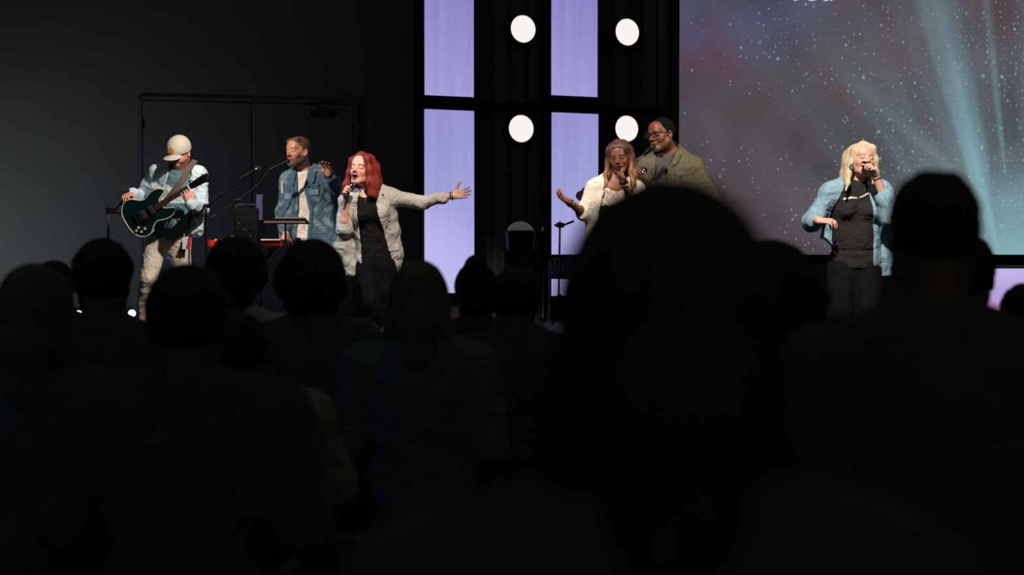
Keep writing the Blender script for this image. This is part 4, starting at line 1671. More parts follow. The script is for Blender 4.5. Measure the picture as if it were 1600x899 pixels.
# jacket
js = top_shape(T, H, .026, [(Sa, Ea, Wa, .96, .068, .060), (Sb, Eb, Wb, 1.64, .068, .048)], neck_r=.074)
js.cone(g(543, 320, .0), g(537, 385, .03), .065, .07, .05)
js.cone(g(537, 385, .03), g(549, 425, .04), .07, .055, .05)
js.cone(g(608, 325, .02), g(617, 395, .05), .07, .060, .05)
js.cone(g(617, 395, .05), g(616, 425, .05), .060, .052, .05)
cm = Eb.lerp(Wb, .58)
js.cone(cm, Eb.lerp(Wb, .66), .050, .052, .006)
el, er = xedge([(562, 296), (557, 318), (560, 350), (563, 385), (566, 440)], D - .12), xedge([(590, 296), (588, 320), (598, 360), (608, 395), (620, 440)], D - .12)
js.post = jacket_post(el, er, Hc.y - .03, .012, folds(21, .012, 24), hem_curve([(520, 405), (545, 436), (566, 432), (605, 428), (617, 436), (636, 414)], D))
M_LIN = mat('grey_linen', S(180, 175, 170), wrinkle=.55, rough=.92, noise=.06, nscale=60, bump=.3, bscale=280)
jk = sdf_obj('jacket', js, .006, M_LIN, root)
dr = lambda nm_, A, B, m=M_LIN, **k: drape(nm_, js, D, A, B, m, jk, **k)
dr('lapel', [(587, 296), (590, 322), (599, 352), (604, 366)], [(600, 302), (612, 318), (610, 332), (604, 366)], off=.010, k=6, n=18)
dr('lapel', [(557, 312), (557, 335), (560, 362)], [(549, 314), (546, 330), (560, 362)], off=.010, k=6, n=16)
dr('pocket_flap', [(603, 388), (622, 386)], [(606, 394), (624, 391)], off=.007)
p = g(600, 305)
yy = js.front(p.x, p.z, D - .8)[0]
MB().lathe((p.x, yy - .016, p.z), (p.x, yy - 1, p.z), [(0, .007), (.004, .005)], 12).build('lapel_pin', M_SATIN, jk)
tr = trousers_shape([legA, legB], T, rk=.066, ra=.046, rh=.094)
tr.post = lambda P, d: np.maximum(d + f2(P) * .5, P[:, 2] - g(590, 402).z)
sdf_obj('trousers', tr, .008, M_NAVYTR, root)
for l in (legA, legB): limb_shoe(root, l, mat('silver_glitter_shoe', S(170, 170, 178), rough=.22, metal=.8, bump=1.0, bscale=120), .006)
M_BEAD = mat('dark_beads', S(60, 44, 40), rough=.25)
ring('bead_bracelet', Wb.lerp(Eb, .04), Eb - Wb, .030, .006, M_BEAD, root, 18, True)
ring('bead_bracelet', Wb.lerp(Eb, -.02), Eb - Wb, .029, .005, mat('gold_metal', S(220, 180, 100), rough=.2, metal=1), root, 20, True)
nl = [g(574, 306), g(572, 312), g(571, 319), g(575, 313), g(580, 306)]
bt = Shape().add(bd_).add(ts)
ys_ = bt.front([p.x for p in nl], [p.z for p in nl], D - .8)
MB().tube([(p.x, y - .006, p.z) for p, y in zip(nl, ys_)], .0018, 6).build('necklace', MATS['gold_metal'], root)
MB().lathe((nl[2].x, ys_[2] - .006, nl[2].z), (nl[2].x, ys_[2] - 1, nl[2].z), [(0, .010), (.004, .008)], 12).build('pendant', MATS['gold_metal'], root)
MB().lathe(H.w(.086, -.012, -.035), H.w(.086, -.012, -.2), [(0, .003), (.012, .009), (.03, .004), (.045, .008), (.05, .001)], 10).build('earring', MATS['gold_metal'], root, True)
mic('microphone', HM, TM, 'black microphone in the raised hand of the red-haired singer')

# ================================================================== singer in the white blazer
D = 11.85
g = lambda px, py, dy=0.0: at(px, py, D + dy)
H = Head(g(968, 247, -.04), yaw=-14, pitch=4, roll=-5, s=1.07)
N = g(962, 282, .02)
Sa, Sb = g(931, 293, .0), g(993, 297, .0)
Hc = g(955, 398, .03)
T = Torso(N, Sa, Sb, Hc, w=.92, dp=.95, bust=.050)
Ea, Wa = g(913, 334, -.02), g(889, 316, -.18)
Eb, Wb = g(988, 338, -.10), g(977, 302, -.26)
armA = dict(S=Sa, E=Ea, W=Wa, d=g(864, 304, -.26) - Wa, n=(.15, -.45, 1), t=(-.1, -.3, 1), curl=(30, 42, 30), topen=35, hs=.98, spread=6)
MH, MT = g(964, 266, -.17), g(972, 284, -.29)
Wb, gd, gn_, gt_ = grip(MH, MT, .45, g(977, 300, -.25) - Eb, (-.8, -.3, 0))
armB = dict(S=Sb, E=Eb, W=Wb, d=gd, n=gn_, t=gt_, curl=(62, 75, 50), topen=30, hs=.92, tcurl=30)
legA = dict(H=g(940, 402), K=g(938, 465, -.06), A=g(936, 520, .0), toe=g(934, 528, -.2))
legB = dict(H=g(968, 402), K=g(972, 465, -.06), A=g(974, 520, .0), toe=g(976, 528, -.2))
for l in (legA, legB):
    l['A'].z = STAGE_Z + .09; l['toe'].z = STAGE_Z + .03
MHw, MTw = MH, MT
root = person_root('person', Hc.x, Hc.y, STAGE_Z, 'person with long brown and gold hair in a white blazer, singing')
c = dict(H=H, T=T, arms=[armA, armB], legs=[legA, legB], neck=.048, fem=True, mouth=.5, bulk=.9)
bd_ = body_shape(c)
sdf_obj('body', bd_, .0042, M_SKIN, root, skin_fn(H, SK_DEEP, fem=True, lip= S(112, 48, 46), mouth=.5, brow=S(40, 26, 20), palms=[(Wa, armA['d'], S(168, 106, 80))]))
M_BRH = mat('brown_gold_hair', attr=True, rough=.62, spec=.25, noise=.35, nscale=24, stretch=(3, 3, .35))


def goldpig(v):
    q = H.loc(v.astype(F))
    w = np.clip((.03 - q[:, 2]) / .16, 0, 1) * (.6 + .4 * np.sin(q[:, 0] * 170 + 2 * np.sin(q[:, 2] * 40)))
    w = np.clip(w, 0, 1)[:, None]
    return np.array(S(74, 46, 38)) * (1 - w) + np.array(S(160, 116, 82)) * w


locksB = [[(-.01, -.04, .112, .024), (-.062, -.048, .065, .024), (-.086, -.020, -.02, .020), (-.100, -.035, -.11, .022), (-.125, -.05, -.20, .024), (-.150, -.06, -.27, .010)],
          [(-.05, .03, .08, .04), (-.080, .03, -.02, .032), (-.100, .0, -.14, .028), (-.135, -.045, -.235, .018)],
          [(.01, -.04, .112, .024), (.060, -.050, .070, .024), (.082, -.015, -.01, .016), (.084, -.025, -.10, .015), (.086, -.045, -.20, .014), (.080, -.055, -.26, .008)],
          [(.04, .02, .09, .04), (.080, .02, .0, .028), (.086, .0, -.12, .022), (.090, -.02, -.22, .014)],
          [(.0, .09, .05, .05), (.0, .10, -.08, .05), (0, .09, -.22, .04)],
          [(.05, .08, .05, .05), (.07, .08, -.08, .045), (.08, .07, -.2, .03)],
          [(-.05, .08, .05, .05), (-.07, .08, -.08, .045), (-.08, .07, -.2, .03)]]
ho = long_hair('hair', H, locksB, M_BRH, root, amp=.003, n=34, seed=4, wave=.5, facecut=(.062, -.026, .07))
me = ho.data
vv = np.zeros(len(me.vertices) * 3, dtype=F); me.vertices.foreach_get('co', vv); vv = vv.reshape(-1, 3) + np.array(root.location)
a_ = me.color_attributes.new('pigment', 'FLOAT_COLOR', 'POINT')
cc = np.ones((len(vv), 4), dtype=F); cc[:, :3] = goldpig(vv); a_.data.foreach_set('color', cc.ravel())
# head band
hb = Shape()
hb.ell(H.w(0, .012, .044), [.096 * H.s, .116 * H.s, .104 * H.s], H.Mn)
hb.post = lambda P, d: np.maximum(np.maximum(d, -(d + .008)), (np.abs(H.loc(P)[:, 2] - .066 + H.loc(P)[:, 1] * .25) - .014) * H.s)
sdf_obj('head_band', hb, .005, mat('mauve_cloth', S(92, 70, 66), rough=.8), root)
ts = top_shape(T, H, .012, [], neck_r=.080)
ts.ell(N + Vector((0, -.11, .0)), (.085, .13, .09), None, .03, 's')
hz = g(960, 405).z
zl = g(960, 323).z


def lacepig(v):
    col = np.tile(np.array(S(16, 15, 16))[None], (len(v), 1))
    w = v[:, 2] > zl + .012 * np.abs(np.sin(v[:, 0] * 70))
    col[w] = S(216, 198, 190)
    n = np.sin(v[:, 0] * 160 + 2 * np.sin(v[:, 2] * 90)) * np.sin(v[:, 2] * 190 + 1.5 * np.sin(v[:, 0] * 80))
    col[w & (n > .55)] = S(120, 84, 76)
    return col


ts.post = lambda P, d: np.maximum(d + f3(P) * .6, hz - P[:, 2])
sdf_obj('lace_top', ts, .0045, mat('lace_cloth', attr=True, rough=.9), root, lacepig)
js = top_shape(T, H, .026, [(Sa, Ea, Wa, .98, .070, .056), (Sb, Eb, Wb, 1.10, .070, .056)], neck_r=.074)
js.cone(g(930, 310, .0), g(926, 375, .02), .062, .07, .05)
js.cone(g(990, 310, .0), g(992, 380, .02), .062, .07, .05)
js.cone(Ea.lerp(Sa, .06), Ea.lerp(Wa, .02), .062, .062, .008)
el, er = xedge([(945, 270), (944, 300), (938, 322), (934, 350), (930, 400)], D - .12), xedge([(972, 270), (976, 300), (973, 322), (975, 350), (980, 400)], D - .12)
js.post = jacket_post(el, er, Hc.y - .03, .012, folds(31, .010, 26), hem_curve([(900, 395), (955, 400), (1010, 396)], D))
M_WHT = mat('white_linen', S(226, 216, 206), wrinkle=.55, rough=.92, noise=.04, nscale=60, bump=.3, bscale=240)
jk = sdf_obj('blazer', js, .006, M_WHT, root)
dr = lambda nm_, A, B, m=M_WHT, **k: drape(nm_, js, D, A, B, m, jk, **k)
dr('lapel', [(944, 290), (939, 318), (934, 345), (932, 362)], [(934, 292), (927, 314), (926, 335), (932, 362)], off=.010, k=6, n=18)
dr('lapel', [(977, 290), (975, 318), (977, 350)], [(985, 292), (988, 312), (977, 350)], off=.010, k=6, n=18)
tr = trousers_shape([legA, legB], T, rk=.066, ra=.046, rh=.094)
tr.post = lambda P, d: np.maximum(d + f2(P) * .5, P[:, 2] - g(955, 390).z)
sdf_obj('trousers', tr, .009, M_NAVYTR, root)
for l in (legA, legB): limb_shoe(root, l, MATS['black_shoe'], .009)
ring('bracelet', Wa.lerp(Ea, .10), Ea - Wa, .030, .004, MATS['gold_metal'], root)
ring('bead_bracelet', Wb.lerp(Eb, .05), Eb - Wb, .030, .006, mat('pearl_beads', S(226, 214, 200), rough=.25), root, 16, True)
MB().lathe(H.w(-.090, -.010, -.030), H.w(-.090, -.010, -.2), [(0, .004), (.008, .010), (.020, .010), (.03, .003)], 10).build('earring', MATS['pearl_beads'], root, True)
MB().lathe(H.w(.086, -.012, -.040), H.w(.086, -.012, -.2), [(0, .004), (.008, .010), (.020, .010), (.03, .003)], 10).build('earring', MATS['pearl_beads'], root, True)
# round thin glasses
def glasses(H, parent, m, r=.024, hr=None, t=.0018, x=.033, y=-.106, z=-.002, lens=None):
    mb = MB()
    hr = hr or r
    for s in (-1, 1):
        mb.tube([H.w(s * x + r * math.cos(a), y + abs(r * math.cos(a)) * .05, z + hr * math.sin(a)) for a in [2 * PI * k / 24 for k in range(25)]], t, 6)
        mb.tube([H.w(s * (x + r), y + .004, z + .006), H.w(s * .078, y + .03, z + .010), H.w(s * .086, .010, z + .012)], t, 6)
    mb.tube([H.w(-.010, y - .004, z + .006), H.w(0, y - .008, z + .010), H.w(.010, y - .004, z + .006)], t, 6)
    o = mb.build('glasses', m, parent, True)
    ml = mat('clear_lens', S(60, 60, 60), rough=.08, alpha=.10, spec=.5)
    for s in (-1, 1):
        MB().lathe(H.w(s * x, y, z), H.w(s * x, y + 1, z), [(0, r * H.s * .97), (.0015, r * H.s * .97)], 24).build('lens', ml, o)
    return o


glasses(H, root, mat('gold_wire', S(190, 150, 100), rough=.3, metal=.9), r=.025, t=.0012)
mic('microphone', MH, MT, 'black microphone held to the mouth of the singer in the white blazer')

# ================================================================== singer with glasses and olive shirt
D = 12.3
g = lambda px, py, dy=0.0: at(px, py, D + dy)
H = Head(g(1033, 211, -.05), yaw=-48, pitch=4, roll=-3, s=1.14)
N = g(1046, 240, .03)
Sa, Sb = g(1008, 260, .0), g(1084, 262, .02)
Hc = g(1050, 372, .03)
T = Torso(N, Sa, Sb, Hc, w=1.08, dp=1.02)
Ea, Wa = g(990, 325, -.04), g(1004, 292, -.26)
Eb, Wb = g(1122, 328, .04), g(1120, 375, -.12)
MH, MT = g(1007, 266, -.30), g(979, 306, -.34)
Wa, gd, gn_, gt_ = grip(MH, MT, .66, g(1000, 285, -.3) - Ea, (.5, .85, .2))
armA = dict(S=Sa, E=Ea, W=Wa, d=gd, n=gn_, t=gt_, curl=(60, 72, 50), topen=30, hs=1.02, tcurl=30)
armB = dict(S=Sb, E=Eb, W=Wb, d=(-.1, -.2, -1), n=(-1, 0, 0), t=(0, -1, 0), curl=(20, 25, 15))
legA = dict(H=g(1032, 378), K=g(1028, 455, -.06), A=g(1026, 520, .0), toe=g(1022, 530, -.2))
legB = dict(H=g(1068, 378), K=g(1074, 455, -.06), A=g(1078, 520, .0), toe=g(1084, 530, -.2))
for l in (legA, legB):
    l['A'].z = STAGE_Z + .09; l['toe'].z = STAGE_Z + .03
root = person_root('person', Hc.x, Hc.y, STAGE_Z, 'tall person in glasses and an open olive green shirt looking left')
c = dict(H=H, T=T, arms=[armA, armB], legs=[legA, legB], neck=.062, mouth=.25)
bd_ = body_shape(c)
sdf_obj('body', bd_, .0045, M_SKIN, root, skin_fn(H, SK_DARK, S(134, 80, 68), mouth=.25, brow=S(30, 20, 16), beard=(S(36, 26, 22), .4), palms=[(Wa, armA['d'], S(150, 92, 66))]))
hb = Shape()
hair_cap(hb, H, .006, .004)
hb.post = hairline(H, zs=(.078, .066, .050, .0, -.020, -.050), amp=.0025, f=260)
sdf_obj('hair', hb, .005, mat('black_hair', S(9, 8, 8), spec=.15, rough=.9, noise=.3, nscale=200), root)
glasses(H, root, M_SATIN, r=.027, hr=.020, t=.0030, y=-.108, z=.002)
ts = top_shape(T, H, .015, [], neck_r=.072)
hz = g(1050, 385).z
ts.post = lambda P, d: np.maximum(d + f3(P), hz - P[:, 2])
sdf_obj('tee_shirt', ts, .006, mat('charcoal_jersey', S(64, 60, 62), wrinkle=.55, rough=.9, bump=.15, bscale=300), root)
js = top_shape(T, H, .030, [(Sa, Ea, Wa, 1.86, .080, .056), (Sb, Eb, Wb, 1.86, .080, .058)], neck_r=.082)
js.cone(g(1005, 280, .0), g(1012, 372, .02), .08, .09, .05)
js.cone(g(1082, 285, .02), g(1085, 375, .02), .09, .09, .05)
el, er = xedge([(1028, 225), (1026, 250), (1024, 280), (1024, 330), (1024, 390)], D - .14), xedge([(1060, 225), (1052, 250), (1044, 262), (1045, 290), (1048, 330), (1052, 390)], D - .14)
js.post = jacket_post(el, er, Hc.y - .02, .013, folds(41, .010, 24), hem_curve([(980, 388), (1050, 394), (1120, 390)], D))
M_OLV = mat('olive_cloth', S(84, 79, 62), wrinkle=.55, rough=.92, noise=.12, nscale=40, bump=.25, bscale=280)
jk = sdf_obj('olive_shirt', js, .006, M_OLV, root)
dr = lambda nm_, A, B, m=M_OLV, **k: drape(nm_, js, D, A, B, m, jk, **k)
dr('placket', [(1024, 268), (1023, 300), (1023, 360)], [(1019, 268), (1018, 300), (1018, 360)], off=.007)
dr('placket', [(1046, 266), (1047, 300), (1050, 360)], [(1052, 266), (1053, 300), (1056, 360)], off=.007)
dr('collar', [(1054, 232), (1064, 240), (1056, 256)], [(1050, 240), (1050, 250), (1046, 262)], off=.016, k=5)
dr('collar', [(1030, 236), (1020, 242), (1022, 258)], [(1030, 246), (1027, 254), (1026, 262)], off=.014, k=5)
dr('chest_pocket', [(1062, 278), (1082, 278)], [(1063, 304), (1082, 304)], off=.007)
dr('pocket_flap', [(1061, 277), (1083, 277)], [(1064, 286), (1080, 286)], off=.012)
tr = trousers_shape([legA, legB], T, rk=.074, ra=.056)
tr.post = lambda P, d: np.maximum(d + f2(P), P[:, 2] - g(1050, 364).z)
sdf_obj('trousers', tr, .009, M_NAVYTR, root)
for l in (legA, legB): limb_shoe(root, l, MATS['black_shoe'], .009)
M_SILV = mat('silver_tube', S(190, 190, 196), rough=.25, metal=.9)
mic('microphone', MH, MT, 'silver microphone held at the chest of the person in the olive shirt', body=M_SILV)

# ================================================================== blonde singer
D = 11.3
g = lambda px, py, dy=0.0: at(px, py, D + dy)
H = Head(g(1346, 252, -.05), yaw=12, pitch=-13, roll=4, s=1.12)
N = g(1338, 284, .02)
Sa, Sb = g(1297, 303, .0), g(1377, 301, .0)
Hc = g(1335, 418, .03)
T = Torso(N, Sa, Sb, Hc, w=1.06, dp=1.10, belly=1.08, bust=.040)
Ea, Wa = g(1269, 346, -.02), g(1279, 345, -.22)
Eb, Wb = g(1391, 338, -.16), g(1369, 292, -.30)
armA = dict(S=Sa, E=Ea, W=Wa, d=(.75, -.35, -.05), n=(0, .5, -1), t=(.3, -.3, 1), curl=(30, 38, 28), topen=35, hs=1.0)
MH, MT = g(1350.5, 257, -.21), g(1367, 274, -.34)
Wb, gd, gn_, gt_ = grip(MH, MT, .55, g(1369, 290, -.3) - Eb, (-.75, .1, .2))
armB = dict(S=Sb, E=Eb, W=Wb, d=gd, n=gn_, t=gt_, curl=(60, 72, 48), topen=30, hs=.98, tcurl=30)
legA = dict(H=g(1317, 424), K=g(1313, 490, -.08), A=g(1308, 535, .0), toe=g(1304, 545, -.2))
legB = dict(H=g(1353, 424), K=g(1356, 490, -.08), A=g(1362, 535, .0), toe=g(1366, 545, -.2))
for l in (legA, legB):
    l['A'].z = STAGE_Z + .09; l['toe'].z = STAGE_Z + .03
root = person_root('person', Hc.x, Hc.y, STAGE_Z, 'blonde person in an open light denim shirt singing with head tipped back')
c = dict(H=H, T=T, arms=[armA, armB], legs=[legA, legB], neck=.052, fem=True, mouth=.3, bulk=1.0)
bd_ = body_shape(c)
sdf_obj('body', bd_, .0042, M_SKIN, root, skin_fn(H, S(226, 172, 152), fem=True, lip= S(206, 130, 124), mouth=.3, brow=S(170, 124, 92), blush=S(222, 140, 124)))
M_BLD = mat('blonde_hair', S(206, 184, 156), rough=.6, noise=.35, nscale=34, stretch=(4, 4, .25), spec=.25)
locksY = [[(.0, -.03, .104, .020), (-.058, -.038, .062, .020), (-.084, -.012, -.02, .014), (-.098, -.008, -.10, .013), (-.116, -.03, -.17, .012), (-.150, -.06, -.235, .006)],
          [(-.05, .03, .08, .03), (-.082, .03, -.02, .026), (-.098, .02, -.12, .020), (-.118, .0, -.18, .012)],
          [(.0, -.045, .106, .020), (.050, -.066, .074, .022), (.080, -.046, .0, .020), (.090, -.025, -.09, .018), (.092, -.01, -.17, .014)],
          [(.04, .02, .09, .04), (.084, .02, .0, .036), (.094, .01, -.12, .032), (.10, .0, -.20, .02)],
          [(.0, .09, .05, .05), (.0, .10, -.08, .05), (0, .09, -.22, .04)],
          [(.05, .08, .05, .05), (.07, .08, -.08, .045), (.08, .07, -.2, .03)],
          [(-.05, .08, .05, .05), (-.07, .08, -.08, .045), (-.09, .07, -.2, .03)]]
long_hair('hair', H, locksY, M_BLD, root, seed=8, facecut=(.060, -.024, .07), o=.005)
ts = top_shape(T, H, .018, [], neck_r=.070)
ts.ell(T.p(0, -.01, -.02), (.185, .135, .10), np.array(T.M, dtype=F), .05)
hz = g(1335, 417).z
f5 = folds(52, .009, 30)


def bpost(P, d):
    ring_ = .010 * np.exp(-((P[:, 2] - (g(0, 392).z)) / .012) ** 2)
    return np.maximum(d + f5(P) * .8 + ring_, hz - .012 * np.cos(P[:, 0] * 14 - 5) - P[:, 2])


ts.post = bpost
tee = sdf_obj('tee_shirt', ts, .006, mat('washed_black_jersey', S(30, 28, 29), wrinkle=.55, rough=.92, noise=.12, nscale=30, bump=.15, bscale=300), root)
# white script lettering curved over the chest
def script_on(sh, D, word, pix, size, m, parent, rise=.002):
    """pix: polyline of the baseline in pixels"""
    cu = bpy.data.curves.new('lettering', 'FONT')
    cu.body = word
    cu.size = size
    cu.shear = .35
    cu.offset = .0016
    cu.resolution_u = 3
    tmp = bpy.data.objects.new('lettering', cu)
    COL.objects.link(tmp)
    me = bpy.data.meshes.new_from_object(tmp.evaluated_get(bpy.context.evaluated_depsgraph_get()))
    bpy.data.objects.remove(tmp)
    v = np.zeros(len(me.vertices) * 3); me.vertices.foreach_get('co', v); v = v.reshape(-1, 3)
    P = np.array(pix, float)
    L = np.r_[0, np.cumsum(np.hypot(*np.diff(P, axis=0).T))]
    t = (v[:, 0] - v[:, 0].min()) / (v[:, 0].max() - v[:, 0].min()) * L[-1]
    bx, by = np.interp(t, L, P[:, 0]), np.interp(t, L, P[:, 1])
    w = [at(a, b, D) for a, b in zip(bx, by)]
    xs = np.array([p.x for p in w]); zs = np.array([p.z for p in w]) + v[:, 1]
    ys = sh.front(xs, zs, D - .8) - rise - .003
    base = root_loc(parent)
    co = np.stack([xs, ys, zs], 1) - np.array(base)
    me.vertices.foreach_set('co', co.ravel())
    me.materials.clear(); me.materials.append(m)
    o = bpy.data.objects.new('lettering', me)
    COL.objects.link(o)
    o.parent = parent
    md = o.modifiers.new('thickness', 'SOLIDIFY'); md.thickness = .002; md.offset = 0
    return o


script_on(ts, D, 'uuuuwn  mnwnn', [(1313, 313), (1325, 311), (1334, 312), (1338, 311), (1345, 308), (1350, 305), (1356, 304)], .027, mat('white_print', S(225, 222, 218), rough=.8), tee)
js = top_shape(T, H, .034, [(Sa, Ea, Wa, 1.30, .078, .070), (Sb, Eb, Wb, 1.40, .082, .078)], neck_r=.078)
js.cone(g(1300, 320, .03), g(1292, 370, .06), .06, .05, .05)
js.cone(g(1380, 330, .03), g(1382, 432, .04), .075, .060, .05)
js.cone(Ea.lerp(Wa, .22), Ea.lerp(Wa, .34), .064, .066, .01)
js.cone(Eb.lerp(Wb, .30), Eb.lerp(Wb, .44), .070, .070, .01)
el, er = xedge([(1325, 270), (1322, 292), (1312, 312), (1304, 330), (1296, 360), (1290, 440)], D - .14), xedge([(1358, 270), (1358, 296), (1362, 320), (1367, 360), (1366, 440)], D - .14)
js.post = jacket_post(el, er, Hc.y - .03, .012, folds(51, .012, 24), hem_curve([(1250, 392), (1290, 372), (1310, 392), (1340, 440), (1366, 433), (1400, 430)], D))
M_LDN = mat('light_denim', S(136, 170, 186), wrinkle=.55, rough=.9, noise=.14, nscale=36, bump=.3, bscale=300)
jk = sdf_obj('denim_shirt', js, .006, M_LDN, root)
dr = lambda nm_, A, B, m=M_LDN, **k: drape(nm_, js, D, A, B, m, jk, **k)
dr('placket', [(1364, 318), (1369, 360), (1368, 428)], [(1369, 316), (1374, 360), (1373, 428)], off=.007)
dr('placket', [(1321, 294), (1311, 314), (1303, 332)], [(1316, 292), (1306, 312), (1298, 330)], off=.007)
dr('collar', [(1324, 278), (1314, 284), (1310, 300)], [(1322, 290), (1319, 298), (1316, 304)], off=.014, k=5)
dr('chest_pocket', [(1288, 308), (1302, 309)], [(1286, 328), (1298, 328)], off=.007)
tr = trousers_shape([legA, legB], T, rk=.088, ra=.056, rh=.120)
tr.post = lambda P, d: np.maximum(d + f2(P) * .5, P[:, 2] - g(1335, 400).z)
sdf_obj('leggings', tr, .007, mat('black_leggings_cloth', S(15, 15, 16), spec=.15, rough=.9), root)
for l in (legA, legB): limb_shoe(root, l, MATS['black_shoe'], .009)
ring('ring', Wa + Vector(armA['d']).normalized() * .10 + Vector((0, -.02, -.01)), armA['d'], .010, .003, M_CHROME, root, 12)
ring('bracelet', Wb.lerp(Eb, .08), Eb - Wb, .031, .003, MATS['gold_metal'], root)
MB().lathe(H.w(-.083, -.020, -.030), H.w(-.083, -.020, -.2), [(0, .004), (.008, .014), (.030, .020), (.05, .018), (.056, .004)], 12).build('earring', mat('green_stone', S(52, 66, 56), rough=.4), root, True)
mic('microphone', MH, MT, 'black microphone with a pale end ring held to the mouth of the blonde singer')
print('band', round(time.time() - T0, 1))
# ------------------------------------------------------------------ stage equipment
def stand_base(mb, x, y, z, r=.12):
    mb.lathe((x, y, z + .003), (x, y, z + 1), [(0, r), (.010, r), (.016, r * .92), (.022, .02), (.05, .014)], 32)


def mic_obj(name, head, tail, label, parent_cat='microphone'):
    return mic(name, head, tail, label)


# microphone on a long boom between the guitarist and the keyboard
D = 12.75
g = lambda px, py, dy=0.0: at(px, py, D + dy)
p = g(322, 326)
st = empty('microphone_stand', (p.x, p.y, STAGE_Z), 'black boom stand standing beside the guitar headstock, its arm rising to the right', 'microphone stand')
mb = MB(); stand_base(mb, p.x, p.y, STAGE_Z); mb.build('base', M_BLKMET, st, True)
MB().tube([(p.x, p.y, STAGE_Z + .03), (p.x, p.y, p.z)], .0105, 14).build('pole', M_BLKMET, st, True)
MB().tube([g(308, 334), g(356, 297, -.06), g(386, 273.5, -.10)], .0075, 12).build('boom', M_BLKMET, st, True)
MB().lathe(g(322, 322) + Vector((-.02, .0, 0)), g(322, 322) + Vector((.5, 0, 0)), [(0, .018), (.04, .018), (.06, .010)], 16).build('clutch', M_SATIN, st, True)
MB().lathe(g(304, 337), g(308, 334), [(0, .014), (.05, .018), (.055, .01)], 16).build('counterweight', M_SATIN, st, True)
MB().tube([g(384, 275, -.10), g(388, 271.5, -.10)], .014, 14).build('clip', M_SATIN, st, True)
mic('microphone', g(403, 263.5, -.12), g(379, 277.5, -.075), 'dark microphone with a grey ball on the boom left of the keyboard player', r=.024)

# microphone at the mouth of the keyboard player
D = 13.07
g = lambda px, py, dy=0.0: at(px, py, D + dy)
p = g(367, 318)
st = empty('microphone_stand', (p.x, p.y, STAGE_Z), 'black boom stand bending up to the mouth of the keyboard player', 'microphone stand')
mb = MB(); stand_base(mb, p.x, p.y, STAGE_Z); mb.build('base', M_BLKMET, st, True)
MB().tube([(p.x, p.y, STAGE_Z + .03), (p.x, p.y, p.z)], .0105, 14).build('pole', M_BLKMET, st, True)
MB().tube([g(335, 338), g(368, 316), g(395, 296), g(408, 283), g(416, 271), g(424, 264)], .0065, 12).build('boom', M_BLKMET, st, True)
MB().lathe(g(331, 340.5), g(336, 337.5), [(0, .012), (.04, .016), (.045, .01)], 16).build('counterweight', M_GREYMET, st, True)
MB().lathe(g(366, 313), g(366, 313) + Vector((.5, 0, 0)), [(0, .016), (.04, .016), (.06, .010)], 16).build('clutch', M_SATIN, st, True)
MB().tube([g(422, 265.5), g(430, 261)], .015, 14).build('clip', M_SATIN, st, True)
mic('microphone', g(449, 252.5, .04), g(427, 262.5), 'black microphone on a boom just under the mouth of the keyboard player', r=.024)

# red stage keyboard on its stand
D = 13.13
g = lambda px, py, dy=0.0: at(px, py, D + dy)
a_, b_ = g(324, 380), g(442, 380)
kz = g(396, 386).z
kb = empty('stage_keyboard', ((a_.x + b_.x) / 2, D, kz), 'red stage keyboard beside the person in the denim jacket', 'keyboard')
cx_, kw = (a_.x + b_.x) / 2, b_.x - a_.x
MB().box((cx_, D + .13, kz + .030), (kw - .03, .26, .058), bev=.01).build('casing', mat('red_lacquer', S(214, 44, 30), rough=.35), kb)
for s in (-1, 1): MB().box((cx_ + s * (kw / 2 - .012), D + .13, kz + .034), (.022, .28, .066), bev=.006).build('end_cheek', mat('dark_red_wood', S(120, 30, 26), rough=.4), kb)
mb = MB()
nw = 25
for k in range(nw): mb.box((cx_ - kw / 2 + .035 + (kw - .07) * (k + .5) / nw, D + .20, kz + .063), ((kw - .07) / nw * .93, .11, .012), bev=.001)
mb.build('white_keys', mat('ivory', S(225, 222, 214), rough=.3), kb)
mb = MB()
for k in range(nw - 1):
    if k % 7 in (0, 1, 3, 4, 5): mb.box((cx_ - kw / 2 + .035 + (kw - .07) * (k + 1) / nw, D + .18, kz + .071), (.011, .065, .012), bev=.001)
mb.build('black_keys', M_SATIN, kb)
for k in range(6): MB().lathe((cx_ - .3 + k * .05, D + .06, kz + .059), (cx_ - .3 + k * .05, D + .06, 9), [(0, .012), (.014, .010)], 14).build('knob', M_SATIN, kb, True)
ks = empty('keyboard_stand', (cx_, D + .13, STAGE_Z), 'black crossed-leg stand under the red keyboard', 'stand')
for s in (-1, 1):
    MB().tube([(cx_ - s * .26, D + .10 + s * .02, STAGE_Z + .03), (cx_ + s * .22, D + .10 + s * .02, kz - .035)], .015, 12).build('cross_leg', M_BLKMET, ks, True)
    MB().box((cx_ + s * .22, D + .12, kz - .016), (.035, .34, .026), bev=.006).build('top_bar', M_BLKMET, ks)
    MB().box((cx_ - s * .26, D + .12, STAGE_Z + .018), (.035, .40, .030), bev=.008).build('foot_bar', M_BLKMET, ks)
MB().lathe((cx_, D + .06, (kz + STAGE_Z) / 2), (cx_, D + 1, (kz + STAGE_Z) / 2), [(0, .03), (.02, .03), (.03, .015)], 20).build('pivot_knob', M_SATIN, ks, True)
mx_ = g(384, 350, -.30)
zt_, zb_ = g(384, 325, -.30).z, g(384, 388, -.30).z
D -= .30
mx = empty('mixer', (mx_.x, D + .05, zb_), 'dark upright mixer box with little knobs in front of the red keyboard', 'mixer')
MB().box((mx_.x, D + .05, (STAGE_Z + zb_) / 2), (.05, .05, zb_ - STAGE_Z - .006)).build('pole', M_BLKMET, mx)
MB().box((mx_.x, D + .05, STAGE_Z + .012), (.16, .18, .020), bev=.005).build('base', M_BLKMET, mx)
